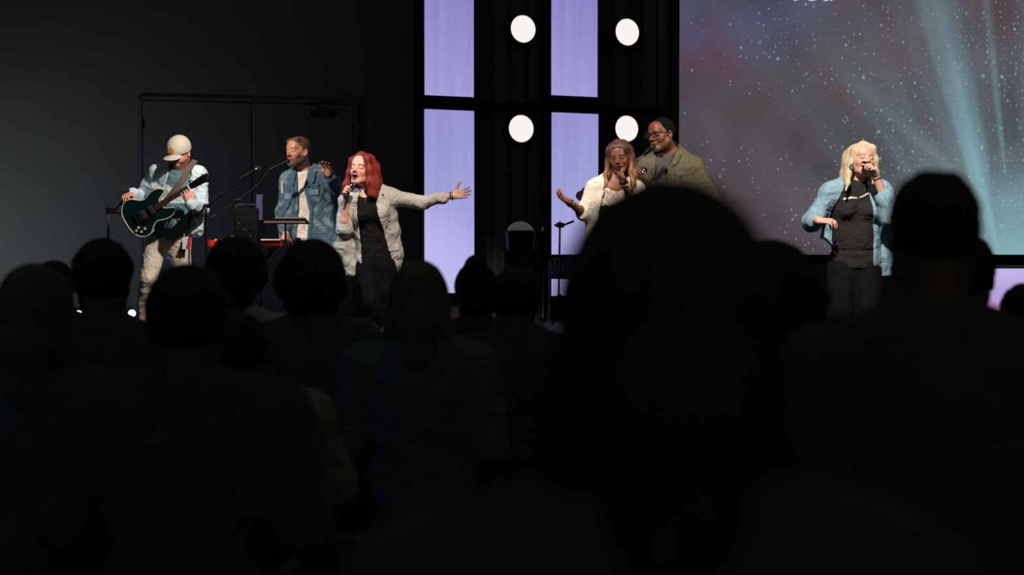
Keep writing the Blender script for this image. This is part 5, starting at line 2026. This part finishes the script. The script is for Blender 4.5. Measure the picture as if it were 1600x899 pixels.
MB().box((mx_.x, D + .05, (zt_ + zb_) / 2), (.20, .10, zt_ - zb_), bev=.012).build('casing', M_MATTE, mx)
for i in range(3):
    for j in range(4):
        MB().lathe((mx_.x - .06 + i * .05, D + .001, zb_ + .05 + j * .055), (mx_.x - .06 + i * .05, D - 1, zb_ + .05 + j * .055), [(0, .010), (.012, .008)], 12).build('knob', M_GREYMET if (i + j) % 3 == 0 else M_BLKMET, mx, True)
MB().tube([(mx_.x - .09, D + .03, zt_), (mx_.x - .08, D + .03, zt_ + .03), (mx_.x + .08, D + .03, zt_ + .03), (mx_.x + .09, D + .03, zt_)], .006, 8).build('handle', M_GREYMET, mx, True)
MB().lathe((mx_.x - .10, D + .05, zb_ + .10), (mx_.x - 1, D + .05, zb_ + .10), [(0, .012), (.03, .012), (.045, .008)], 12).build('plug', M_GREYMET, mx, True)

D += .30
# slim violet screen on a thin pole
p = g(406, 345, -.20)
tb = empty('tablet_stand', (p.x, p.y, STAGE_Z), 'thin pole holding a narrow violet screen between the microphone booms', 'tablet stand')
MB().tube([(p.x, p.y, STAGE_Z + .02), (p.x, p.y, p.z + .03)], .008, 10).build('pole', M_BLKMET, tb, True)
mb = MB(); stand_base(mb, p.x, p.y, STAGE_Z, .065); mb.build('base', M_BLKMET, tb, True)
zt_ = g(406, 305).z
MB().box((p.x, p.y - .012, (p.z + zt_) / 2), (.060, .012, zt_ - p.z), bev=.004).build('casing', M_SATIN, tb)
MB().box((p.x, p.y - .0195, (p.z + zt_) / 2), (.052, .002, zt_ - p.z - .012)).build('display', mat('violet_display', S(30, 28, 40), rough=.3, emit=S(66, 62, 92), estr=1.0), tb)

# music stand with papers
D2 = 12.9
p = at(446, 347, D2)
ms = empty('music_stand', (p.x, p.y, STAGE_Z), 'black music stand with a flat tray in front of the person in the denim jacket', 'music stand')
MB().tube([(p.x, p.y, STAGE_Z + .25), (p.x, p.y, p.z)], .010, 12).build('pole', M_BLKMET, ms, True)
for k in range(3):
    a = 2 * PI * k / 3 + .5
    MB().tube([(p.x, p.y, STAGE_Z + .27), (p.x + .15 * math.cos(a), p.y + .15 * math.sin(a), STAGE_Z + .012)], .008, 8).build('leg', M_BLKMET, ms, True)
MB().box((p.x, p.y + .10, p.z + .006), (.36, .26, .010), rotm(0, -8, 0), .003).build('tray', M_MATTE, ms)
MB().box((p.x, p.y - .037, p.z - .002), (.36, .010, .020), rotm(0, -8, 0), .003).build('lip', mat('brown_edge', S(60, 42, 36), rough=.4), ms)
sp_ = at(453, 341, D2)
sm = MB().box((sp_.x, p.y + .10, p.z + .021), (.26, .21, .012), rotm(0, -8, 0), .002).build('sheet_music', mat('paper', S(96, 92, 86), rough=.8), None, origin=(sp_.x, p.y + .1, p.z + .02))
tag(sm, 'pale stack of paper lying on the black music stand', 'paper')

# stand with a clamp at the left of the guitarist
D2 = 13.7
p = at(169, 331, D2)
ps = empty('clamp_stand', (p.x, p.y, STAGE_Z), 'thin grey pole with a black clamp on top, left of the guitarist', 'stand')
MB().tube([(p.x, p.y, STAGE_Z + .03), (p.x, p.y, p.z)], .013, 14).build('pole', mat('violet_grey_steel', S(120, 112, 132), rough=.3, metal=.8), ps, True)
mb = MB(); stand_base(mb, p.x, p.y, STAGE_Z, .14); mb.build('base', M_BLKMET, ps, True)
MB().box((p.x + .03, p.y, p.z + .01), (.10, .05, .055), bev=.008).build('clamp', M_SATIN, ps)
MB().tube([(p.x + .07, p.y, p.z + .01), (p.x + .10, p.y - .02, p.z + .05), (p.x + .12, p.y - .03, p.z + .075)], .008, 8).build('hook', M_SATIN, ps, True)
MB().tube([(p.x + .07, p.y, p.z + .0), (p.x + .11, p.y - .02, p.z - .02), (p.x + .14, p.y - .03, p.z + .015)], .008, 8).build('hook', M_SATIN, ps, True)
MB().lathe((p.x - .0, p.y - .02, p.z + .055), (p.x, p.y - .02, 9), [(0, .010), (.012, .012), (.02, .006)], 12).build('screw', M_CHROME, ps, True)

# cross-shaped stand in front of the right violet light box
D2 = 14.1
p = at(875, 351, D2)
q = lambda px, py, dy=0.0: at(px, py, D2 + dy)
cs = empty('cymbal_stand', (p.x, p.y, STAGE_Z), 'thin dark stand with a short bent arm, under the hand of the singer in white', 'stand')
MB().tube([(p.x - .01, p.y, STAGE_Z + .28), (p.x, p.y, q(875, 346).z)], .0095, 10).build('pole', M_BLKMET, cs, True)
MB().tube([q(866, 352), q(880, 352.5), q(888, 349), q(896, 346, -.05)], .010, 10).build('arm', M_BLKMET, cs, True)
MB().lathe(q(869, 352), q(881, 352), [(0, .012), (.006, .024), (.07, .024), (.078, .012)], 14).build('clutch', M_SATIN, cs, True)
for k in range(3):
    a = 2 * PI * k / 3 + .2
    MB().tube([(p.x - .01, p.y, STAGE_Z + .30), (p.x + .24 * math.cos(a), p.y + .24 * math.sin(a), STAGE_Z + .012)], .008, 8).build('leg', M_BLKMET, cs, True)

# microphone stand whose arm reaches the mouth of the singer with glasses
D2 = 12.05
q = lambda px, py, dy=0.0: at(px, py, D2 + dy)
p = q(984, 330)
st = empty('microphone_stand', (p.x, p.y, STAGE_Z), 'silver boom arm slanting up to the mouth of the person in glasses', 'microphone stand')
mb = MB(); stand_base(mb, p.x, p.y, STAGE_Z); mb.build('base', M_BLKMET, st, True)
MB().tube([(p.x, p.y, STAGE_Z + .03), (p.x, p.y, p.z)], .0105, 14).build('pole', M_BLKMET, st, True)
MB().tube([q(984, 326), q(992, 256, -.03), q(1011, 236, -.06)], .0085, 12).build('boom', M_SILV, st, True)
MB().tube([q(1009, 238, -.06), q(1013, 234.5, -.06)], .014, 14).build('clip', M_SATIN, st, True)
mic('microphone', q(1021, 229, -.07), q(1007, 240.5, -.055), 'black microphone on the boom arm just left of the chin of the person in glasses', r=.022)

# floor tom drum
p = at(896, 416, 13.7)
zt_, zb_ = at(896, 399, 13.7).z, at(896, 435, 13.7).z
ft = empty('floor_tom', (p.x, p.y, STAGE_Z), 'dark blue drum on chrome legs behind the singer in the white blazer', 'drum')
r_ = .21
MB().lathe((p.x, p.y, zb_), (p.x, p.y, 9), [(0, r_), (zt_ - zb_, r_)], 48).build('shell', mat('midnight_blue_lacquer', S(24, 26, 60), rough=.2, coat=1), ft, True)
for z in (zb_ - .005, zt_ - .018):
    MB().lathe((p.x, p.y, z), (p.x, p.y, 9), [(0, r_ + .004), (0.001, r_ + .011), (.022, r_ + .011), (.023, r_ + .004)], 48).build('hoop', M_BLKMET, ft, True)
MB().lathe((p.x, p.y, zt_ + .001), (p.x, p.y, 9), [(0, r_ - .003), (.006, r_ - .004)], 48).build('drumhead', mat('drum_skin', S(150, 150, 150), rough=.6), ft)
for k in range(3):
    a = 2 * PI * k / 3 + .9
    MB().tube([(p.x + (r_ + .018) * math.cos(a), p.y + (r_ + .018) * math.sin(a), zt_ - .05), (p.x + (r_ + .018) * math.cos(a), p.y + (r_ + .018) * math.sin(a), STAGE_Z + .06),
               (p.x + (r_ + .05) * math.cos(a), p.y + (r_ + .05) * math.sin(a), STAGE_Z + .012)], .008, 10).build('leg', M_CHROME, ft, True)
for k in range(8):
    a = 2 * PI * k / 8 + .3
    MB().box((p.x + (r_ + .010) * math.cos(a), p.y + (r_ + .010) * math.sin(a), (zt_ + zb_) / 2), (.02, .02, .06), rotm(math.degrees(a)), .005).build('lug', M_CHROME, ft)

# moving head light standing on the stage between the light boxes
D2 = 14.0
p = at(813, 400, D2)
ml = empty('moving_head_light', (p.x, p.y, STAGE_Z), 'black moving-head stage light with a dim domed lens, between the violet light boxes', 'stage light')
zt_ = at(813, 362, D2).z
pz = at(813, 410, D2).z
MB().box((p.x, p.y, STAGE_Z + (pz - .22 - STAGE_Z) / 2 + .002), (.34, .34, pz - .22 - STAGE_Z), bev=.01).build('pedestal', M_BLACK, ml)
MB().box((p.x, p.y, pz - .165), (.32, .28, .105), bev=.02).build('base', M_SATIN, ml)
for s in (-1, 1):
    MB().box((p.x + s * .145, p.y, pz - .01), (.035, .12, .24), bev=.015).build('yoke_arm', M_SATIN, ml)
MB().lathe((p.x, p.y, pz - .10), (p.x, p.y, 9), [(0, .05), (.02, .085), (.10, .115), (.20, .125), (zt_ - pz + .10, .140), (zt_ - pz + .11, .125)], 36).build('head', M_SATIN, ml, True)
MB().lathe((p.x, p.y, zt_ + .005), (p.x, p.y, 9), [(0, .122), (.02, .120), (.05, .10), (.075, .065), (.09, .02), (.092, .001)], 36).build('lens', mat('frosted_dome', S(120, 116, 110), rough=.6, emit=S(80, 78, 74), estr=.55), ml, True)
for k in range(3): MB().lathe((p.x - .07 , p.y - .142, pz - .14 - k * .018), (p.x - .07, p.y - 1, pz - .14 - k * .018), [(0, .006), (.004, .005)], 10).build('button', M_GREYMET, ml)

# blue floor lights at the back of the stage
def par_light(px, py, D2, label, col, es, r=.05):
    c_ = at(px, py, D2)
    o = empty('floor_light', (c_.x, c_.y, STAGE_Z), label, 'floor light', 'floor lights')
    f = (Vector((0, 0, CAMZ)) - c_).normalized()
    f = (f + Vector((0, 0, .25))).normalized()
    MB().lathe(c_ - f * .18, c_ + f, [(0, .03), (.02, r + .012), (.12, r + .025), (.185, r + .028), (.19, r + .012), (.176, r + .010)], 28).build('housing', M_SATIN, o, True)
    MB().lathe(c_ - f * .014, c_ + f, [(0, r + .008), (.010, r * .8), (.016, r * .35), (.018, .001)], 28).build('lens', mat('lens_%d' % int(col[0] * 99), S(255, 255, 255), emit=col, estr=es), o, True)
    h_ = c_.z - STAGE_Z
    for s in (-1, 1): MB().box((c_.x + s * (r + .034), c_.y + .05, STAGE_Z + h_ / 2), (.008, .03, h_), bev=.002).build('bracket', M_BLKMET, o)
    MB().box((c_.x, c_.y + .05, STAGE_Z + .009), (2 * r + .10, .14, .012), bev=.003).build('foot', M_BLKMET, o)
    return o


par_light(123, 491, 14.2, 'blue-white floor light at the far left behind the crowd', (.26, .38, 1.0), 14.0, .045)
par_light(206, 490, 14.2, 'blue-white floor light beside the guitarist\'s foot', (.22, .36, 1.0), 14.0, .045)
par_light(407, 527, 10.6, 'tiny white floor light low at the stage edge between two dark heads', (.8, .86, 1.0), 2.5, .012)
point('blue_glow', at(123, 490, 13.9), 3.0, (.06, .16, 1.0), .04)
point('blue_glow', at(208, 486, 13.85), 3.5, (.06, .16, 1.0), .04)

# ------------------------------------------------------------------ drummer, mostly hidden behind the singer in white
D = 14.35
g = lambda px, py, dy=0.0: at(px, py, D + dy)
H = Head(g(966, 264), yaw=-10, pitch=10, s=1.05)
N = g(960, 290, .02)
Sa, Sb = g(930, 297), g(984, 298)
Hc = g(954, 384, .06)
T = Torso(N, Sa, Sb, Hc, w=1.0)
Ea, Wa = g(907, 306, -.06), g(928, 322, -.26)
Eb, Wb = g(984, 335, -.05), g(975, 352, -.26)
armA = dict(S=Sa, E=Ea, W=Wa, d=(.5, -.8, -.2), n=(0, 0, -1), t=(1, 0, 0), curl=(50, 55, 40))
armB = dict(S=Sb, E=Eb, W=Wb, d=(-.2, -.9, -.2), n=(0, 0, -1), t=(-1, 0, 0), curl=(50, 55, 40))
legA = dict(H=g(936, 392), K=g(930, 396, -.42), A=g(930, 470, -.42), toe=g(929, 480, -.58), back=(0, .03, 0))
legB = dict(H=g(958, 392), K=g(964, 396, -.42), A=g(964, 470, -.42), toe=g(966, 480, -.58), back=(0, .03, 0))
for l in (legA, legB): l['A'].z = STAGE_Z + .09; l['toe'].z = STAGE_Z + .03
root = person_root('person', Hc.x, Hc.y, STAGE_Z, 'drummer whose bare elbow shows behind the white blazer')
c = dict(H=H, T=T, arms=[armA, armB], legs=[legA, legB], bulk=1.05)
sdf_obj('body', body_shape(c), .006, M_SKIN, root, skin_fn(H, S(128, 84, 62), S(120, 70, 60)))
hb = Shape(); hair_cap(hb, H, .006); hb.post = hairline(H)
sdf_obj('hair', hb, .006, MATS['black_hair'], root)
ts = top_shape(T, H, .02, [(Sa, Ea, Wa, .5, .075, .060), (Sb, Eb, Wb, .6, .075, .060)], neck_r=.072)
ts.post = lambda P, d: np.maximum(d + f3(P), Hc.z - .12 - P[:, 2])
sdf_obj('tee_shirt', ts, .008, MATS['black_jersey'], root)
tr = trousers_shape([legA, legB], T)
tr.post = lambda P, d: np.maximum(d + f2(P), P[:, 2] - Hc.z - .04)
sdf_obj('trousers', tr, .009, M_NAVYTR, root)
for l in (legA, legB): limb_shoe(root, l, MATS['black_shoe'], .009)
th = empty('drum_throne', (Hc.x, Hc.y, STAGE_Z), 'round black stool under the drummer', 'stool')
sz_ = Hc.z - .20
MB().lathe((Hc.x, Hc.y, sz_ - .08), (Hc.x, Hc.y, 9), [(0, .14), (.02, .16), (.06, .165), (.08, .15)], 32).build('seat', M_SATIN, th, True)
MB().tube([(Hc.x, Hc.y, STAGE_Z + .2), (Hc.x, Hc.y, sz_ - .08)], .016, 12).build('pole', M_CHROME, th, True)
for k in range(3):
    a = 2 * PI * k / 3 + .4
    MB().tube([(Hc.x, Hc.y, STAGE_Z + .22), (Hc.x + .22 * math.cos(a), Hc.y + .22 * math.sin(a), STAGE_Z + .014)], .010, 8).build('leg', M_CHROME, th, True)
print('stage', round(time.time() - T0, 1))
# ------------------------------------------------------------------ the standing crowd
M_HSKIN = mat('crowd_skin', attr=True, rough=.6)
HAIRS = {k: mat(k, S(*v), rough=.8, spec=.2, noise=.4, nscale=40, bump=.5, bscale=70, stretch=(2, 2, .5)) for k, v in dict(
    dark_brown_hair=(40, 32, 28), near_black_hair=(34, 32, 28), chestnut_hair=(52, 34, 26), grey_brown_hair=(70, 60, 54), ash_hair=(84, 70, 60)).items()}


def crowd_person(px, top, Y, style, label, hair='near_black_hair', cloth=(50, 52, 54), yaw=0, hs=1.08, pitch=0, roll=0, w=1.0, low=(34, 34, 38),
                 skin=(74, 52, 42), arms='down', h=.010, hscale=1.0, shx=0.0):
    x = (px - 800.0) / FPX * Y
    ztop = at(px, top, Y).z
    hr = {'short': .012, 'buzz': .006, 'long': .014, 'curly': .040, 'bun': .014, 'cap': .012, 'wild': .010}[style]
    k = (ztop - (.116 + hr) * hs) / 1.655
    ya = math.radians(180 + yaw)
    ca, sa = math.cos(ya), math.sin(ya)
    xb = x + shx

    def Lw(a, b, c): return Vector((xb + ca * a - sa * b, Y + sa * a + ca * b, c * k))
    H = Head(Vector((x, Y, 1.655 * k)), yaw=180 + yaw, pitch=pitch, roll=roll, s=hs)
    N = Lw(0, .02, 1.485)
    Sa, Sb = Lw(-.185 * w, .01, 1.425), Lw(.185 * w, .01, 1.425)
    Hc = Lw(0, .02, .96)
    T = Torso(N, Sa, Sb, Hc, w=1.02 * w, dp=1.0, belly=1.02)
    A = []
    for s, S_ in ((-1, Sa), (1, Sb)):
        if arms == 'down' or (arms == 'one' and s < 0):
            E, W_, d_ = Lw(s * .235 * w, .05, 1.14), Lw(s * .225 * w, -.06, .92), Lw(s * .2, -.16, .80)
        elif arms == 'fold':
            E, W_, d_ = Lw(s * .25 * w, .06, 1.16), Lw(s * .09, -.20, 1.08), Lw(-s * .08, -.22, 1.10)
        else:
            E, W_, d_ = Lw(s * .27 * w, -.05, 1.18), Lw(s * .16, -.22, 1.28), Lw(s * .10, -.28, 1.40)
        A.append(dict(S=S_, E=E, W=W_, d=d_ - W_, n=Lw(0, 0, 1) - Lw(s, 0, 1), t=Lw(0, -1, 1) - Lw(0, 0, 1)))
    Ls = []
    for s in (-1, 1):
        l = dict(H=Lw(s * .09, .01, .92), K=Lw(s * .10, -.01, .50), A=Lw(s * .11, .02, .0), toe=Lw(s * .13, -.16, .0), ground=0.0)
        l['A'].z = .09; l['toe'].z = .035
        Ls.append(l)
    root = person_root('person', xb, Y, 0, label, )
    c = dict(H=H, T=T, arms=A, legs=Ls, ears=(style in ('short', 'buzz', 'cap')))
    sdf_obj('body', body_shape(c), h, M_HSKIN, root, skin_fn(H, S(*skin), S(140, 80, 76)))
    hm = HAIRS[hair]
    if style in ('short', 'buzz'):
        hb = Shape(); hair_cap(hb, H, hr, .004)
        hb.post = hairline(H, zs=(.078, .066, .045, -.002, -.040, -.085), amp=.006, f=90)
        sdf_obj('hair', hb, h * .8, hm, root)
    elif style == 'cap':
        hb = Shape(); hair_cap(hb, H, .006)
        hb.post = hairline(H, zs=(.07, .06, .045, -.002, -.040, -.085))
        sdf_obj('hair', hb, h, hm, root)
        cp = Shape(); cp.ell(H.w(0, .010, .042), [.092 * hs, .118 * hs, .098 * hs], H.Mn, .01)
        cp.post = lambda P, d: np.maximum(d, (.018 - H.loc(P)[:, 2]) * hs)
        cp_ = sdf_obj('cap', cp, h * .8, mat('dark_cap_cloth', S(18, 18, 20), rough=.9), root)
        v_ = Shape(); v_.ell(H.w(0, -.12, .030), [.07, .075, .012], H.Mn); sdf_obj('visor', v_, h * .6, MATS['dark_cap_cloth'], cp_)
    elif style in ('long', 'bun'):
        L = [[(0, .05, .06, .07), (.0, .075, -.05, .070), (0, .075, -.17, .062), (0, .075, -.27, .035)],
             [(-.05, .03, .03, .04), (-.070, .03, -.09, .040), (-.075, .05, -.22, .030)],
             [(.05, .03, .03, .04), (.070, .03, -.09, .040), (.075, .05, -.22, .030)]]
        if style == 'bun': L = [[(0, .05, .06, .07), (0, .08, -.03, .05)], [(0, .07, .11, .045), (0, .09, .13, .045)]]
        long_hair('hair', H, L, hm, root, h=h * .8, amp=.003, n=40, seed=int(px), o=hr)
    else:
        hb = Shape(); hair_cap(hb, H, hr, .01)
        r = np.random.RandomState(int(px))
        for i in range(60 if style == 'curly' else 46):
            v = r.normal(size=3); v /= np.linalg.norm(v)
            if v[2] < -.75 or v[1] < -.75: continue
            R_ = hscale
            hb.ell(H.w(v[0] * (.082 + hr * .6) * R_, .02 + v[1] * (.10 + hr * .6) * R_, .02 + v[2] * (.10 + hr * .5)), [r.uniform(.020, .036)] * 3, None, .012)
        hb.post = lambda P, d: np.maximum(d, -np.maximum(np.sqrt((H.loc(P)[:, 0] / .06) ** 2 + ((H.loc(P)[:, 2] + .028) / .09) ** 2) * .05 - .05, H.loc(P)[:, 1] + .03))
        sdf_obj('hair', hb, h * .8, hm, root)
    nm = 'c_%d_%d_%d' % cloth
    cm_ = mat('crowd_cloth_' + nm, S(*cloth), rough=.95, noise=.2, nscale=12, wrinkle=.5, bump=.1)
    ts = top_shape(T, H, .026, [(a['S'], a['E'], a['W'], 1.9, .076, .058) for a in A], neck_r=.062)
    fo = folds(int(px), .010, 24)
    ts.post = lambda P, d: np.maximum(d + fo(P), .86 * k - P[:, 2])
    sh_ = sdf_obj('shirt', ts, h * .8, cm_, root)
    cl = Shape()
    for s in range(9):
        a = PI * s / 8
        cl.cone(N + Vector((.062 * math.cos(a), -.045 * math.sin(a) - .0, .030)), N + Vector((.062 * math.cos(a + .39), -.045 * math.sin(a + .39), .030)), .016, .016, .02)
    sdf_obj('collar', cl, h * .8, cm_, sh_)
    tr = trousers_shape(Ls, T)
    tr.post = lambda P, d: np.maximum(d, P[:, 2] - .93 * k)
    sdf_obj('trousers', tr, h, mat('crowd_trousers', S(*low), rough=.95), root)
    for l in Ls: limb_shoe(root, l, MATS['black_shoe'], h)
    return root


GRP = 'standing crowd'
crowd = [
    # px, top, Y, style, label, options
    (60, 419, 4.0, 'long', 'silhouetted person with long hair at the left edge of the crowd', dict(hair='grey_brown_hair', cloth=(50, 54, 58), hs=1.10, w=.98)),
    (84, 411, 7.2, 'cap', 'far silhouetted person in a dark cap showing over the long-haired head at the left', dict(yaw=20)),
    (162, 375, 4.95, 'short', 'silhouetted head with a tuft on the left, between the two blue floor lights', dict(hs=1.14, roll=-3)),
    (294, 415, 3.4, 'short', 'dark short-haired person with broad sloping shoulders right in front of the guitarist', dict(cloth=(42, 48, 46), hs=1.10, w=1.10, arms='fold')),
    (371, 374, 6.0, 'curly', 'dark figure with a wide head of hair standing before the red keyboard', dict(cloth=(160, 156, 160), hscale=.86, w=.95)),
    (372, 487, 4.3, 'short', 'short person in a beige shirt between the two taller dark figures', dict(cloth=(112, 104, 98), w=.92, hs=.96, arms='up', shx=.03)),
    (489, 378, 5.6, 'curly', 'person with big curly hair and a dark grey shirt in front of the red-haired singer', dict(hair='chestnut_hair', cloth=(68, 70, 72), w=1.0)),
    (655, 412, 4.9, 'long', 'person with straight hair standing below the outstretched arm, against the left light box', dict(hair='ash_hair', cloth=(74, 74, 76), hs=1.04)),
    (744, 415, 6.5, 'bun', 'far person whose head covers the lower right corner of the left light box', dict(hair='near_black_hair')),
    (806, 418, 5.75, 'short', 'dark head below the moving-head light in the middle of the crowd', dict(w=.92)),
    (1038, 300, 1.25, 'long', 'huge blurred head of the nearest person, in front of the two singers', dict(cloth=(44, 48, 48), hs=.97, h=.008)),
    (1197, 381, 3.5, 'curly', 'dark broad head right of the huge blurred one, left of the blonde singer\'s legs', dict(hair='near_black_hair', hscale=1.0, w=1.0)),
    (1456, 270, 2.7, 'buzz', 'tall dark person with a tall narrow head standing right of the blonde singer', dict(cloth=(44, 46, 46), hs=1.0, w=1.06, h=.009)),
    (1508, 370, 4.3, 'short', 'person with brown hair half hidden behind the tall narrow head at the right', dict(hair='chestnut_hair', hs=.98, yaw=-10, w=.85)),
    (1606, 443, 4.7, 'short', 'dark head cut by the right edge, in front of the pink screen', dict(skin=(70, 46, 38), hs=1.0, roll=4)),
]
for px, top, Y, stl, lab, opt in crowd:
    r_o = crowd_person(px, top, Y, stl, lab, **opt)
    r_o['group'] = GRP
print('crowd', round(time.time() - T0, 1))

# ------------------------------------------------------------------ hall chairs in the rows
def make_chair(x, y, label):
    r = empty('hall_chair', (x, y, 0), label, 'chair', 'hall chairs between the rows')
    cu_ = mat('chair_cloth', S(64, 60, 60), rough=.95, noise=.2, nscale=40, bump=.3)
    MB().box((x, y + .02, .45), (.46, .44, .075), bev=.03).build('seat', cu_, r, True)
    MB().box((x, y - .215, .70), (.44, .05, .36), rotm(0, 6, 0), .024).build('backrest', cu_, r, True)
    for s in (-1, 1):
        MB().tube([(x + s * .21, y + .20, .012), (x + s * .205, y + .19, .40)], .011, 10).build('leg', M_BLKMET, r, True)
        MB().tube([(x + s * .21, y - .24, .012), (x + s * .205, y - .19, .44), (x + s * .215, y - .222, .80)], .011, 10).build('leg', M_BLKMET, r, True)
    MB().tube([(x - .205, y + .19, .39), (x + .205, y + .19, .39)], .010, 8).build('stretcher', M_BLKMET, r, True)
    return r


C0 = make_chair(-.80, 3.84, 'dark padded chair behind the short person in the beige shirt')


def dup(root, loc, label):
    r = root.copy(); COL.objects.link(r); r.location = loc; r['label'] = label
    for ch in list(root.children):
        cc_ = ch.copy(); COL.objects.link(cc_); cc_.parent = r
    return r


for x, y, lab in ((-.27, 3.88, 'dark padded chair at the bottom of the picture, left of the middle'),
                  (-.30, 4.42, 'dark padded chair behind the person with straight hair'),
                  (-.84, 5.14, 'dark padded chair behind the person with big curly hair'),
                  (.34, 5.22, 'dark padded chair in the row under the singer in the white blazer')):
    dup(C0, (x, y, 0), lab)
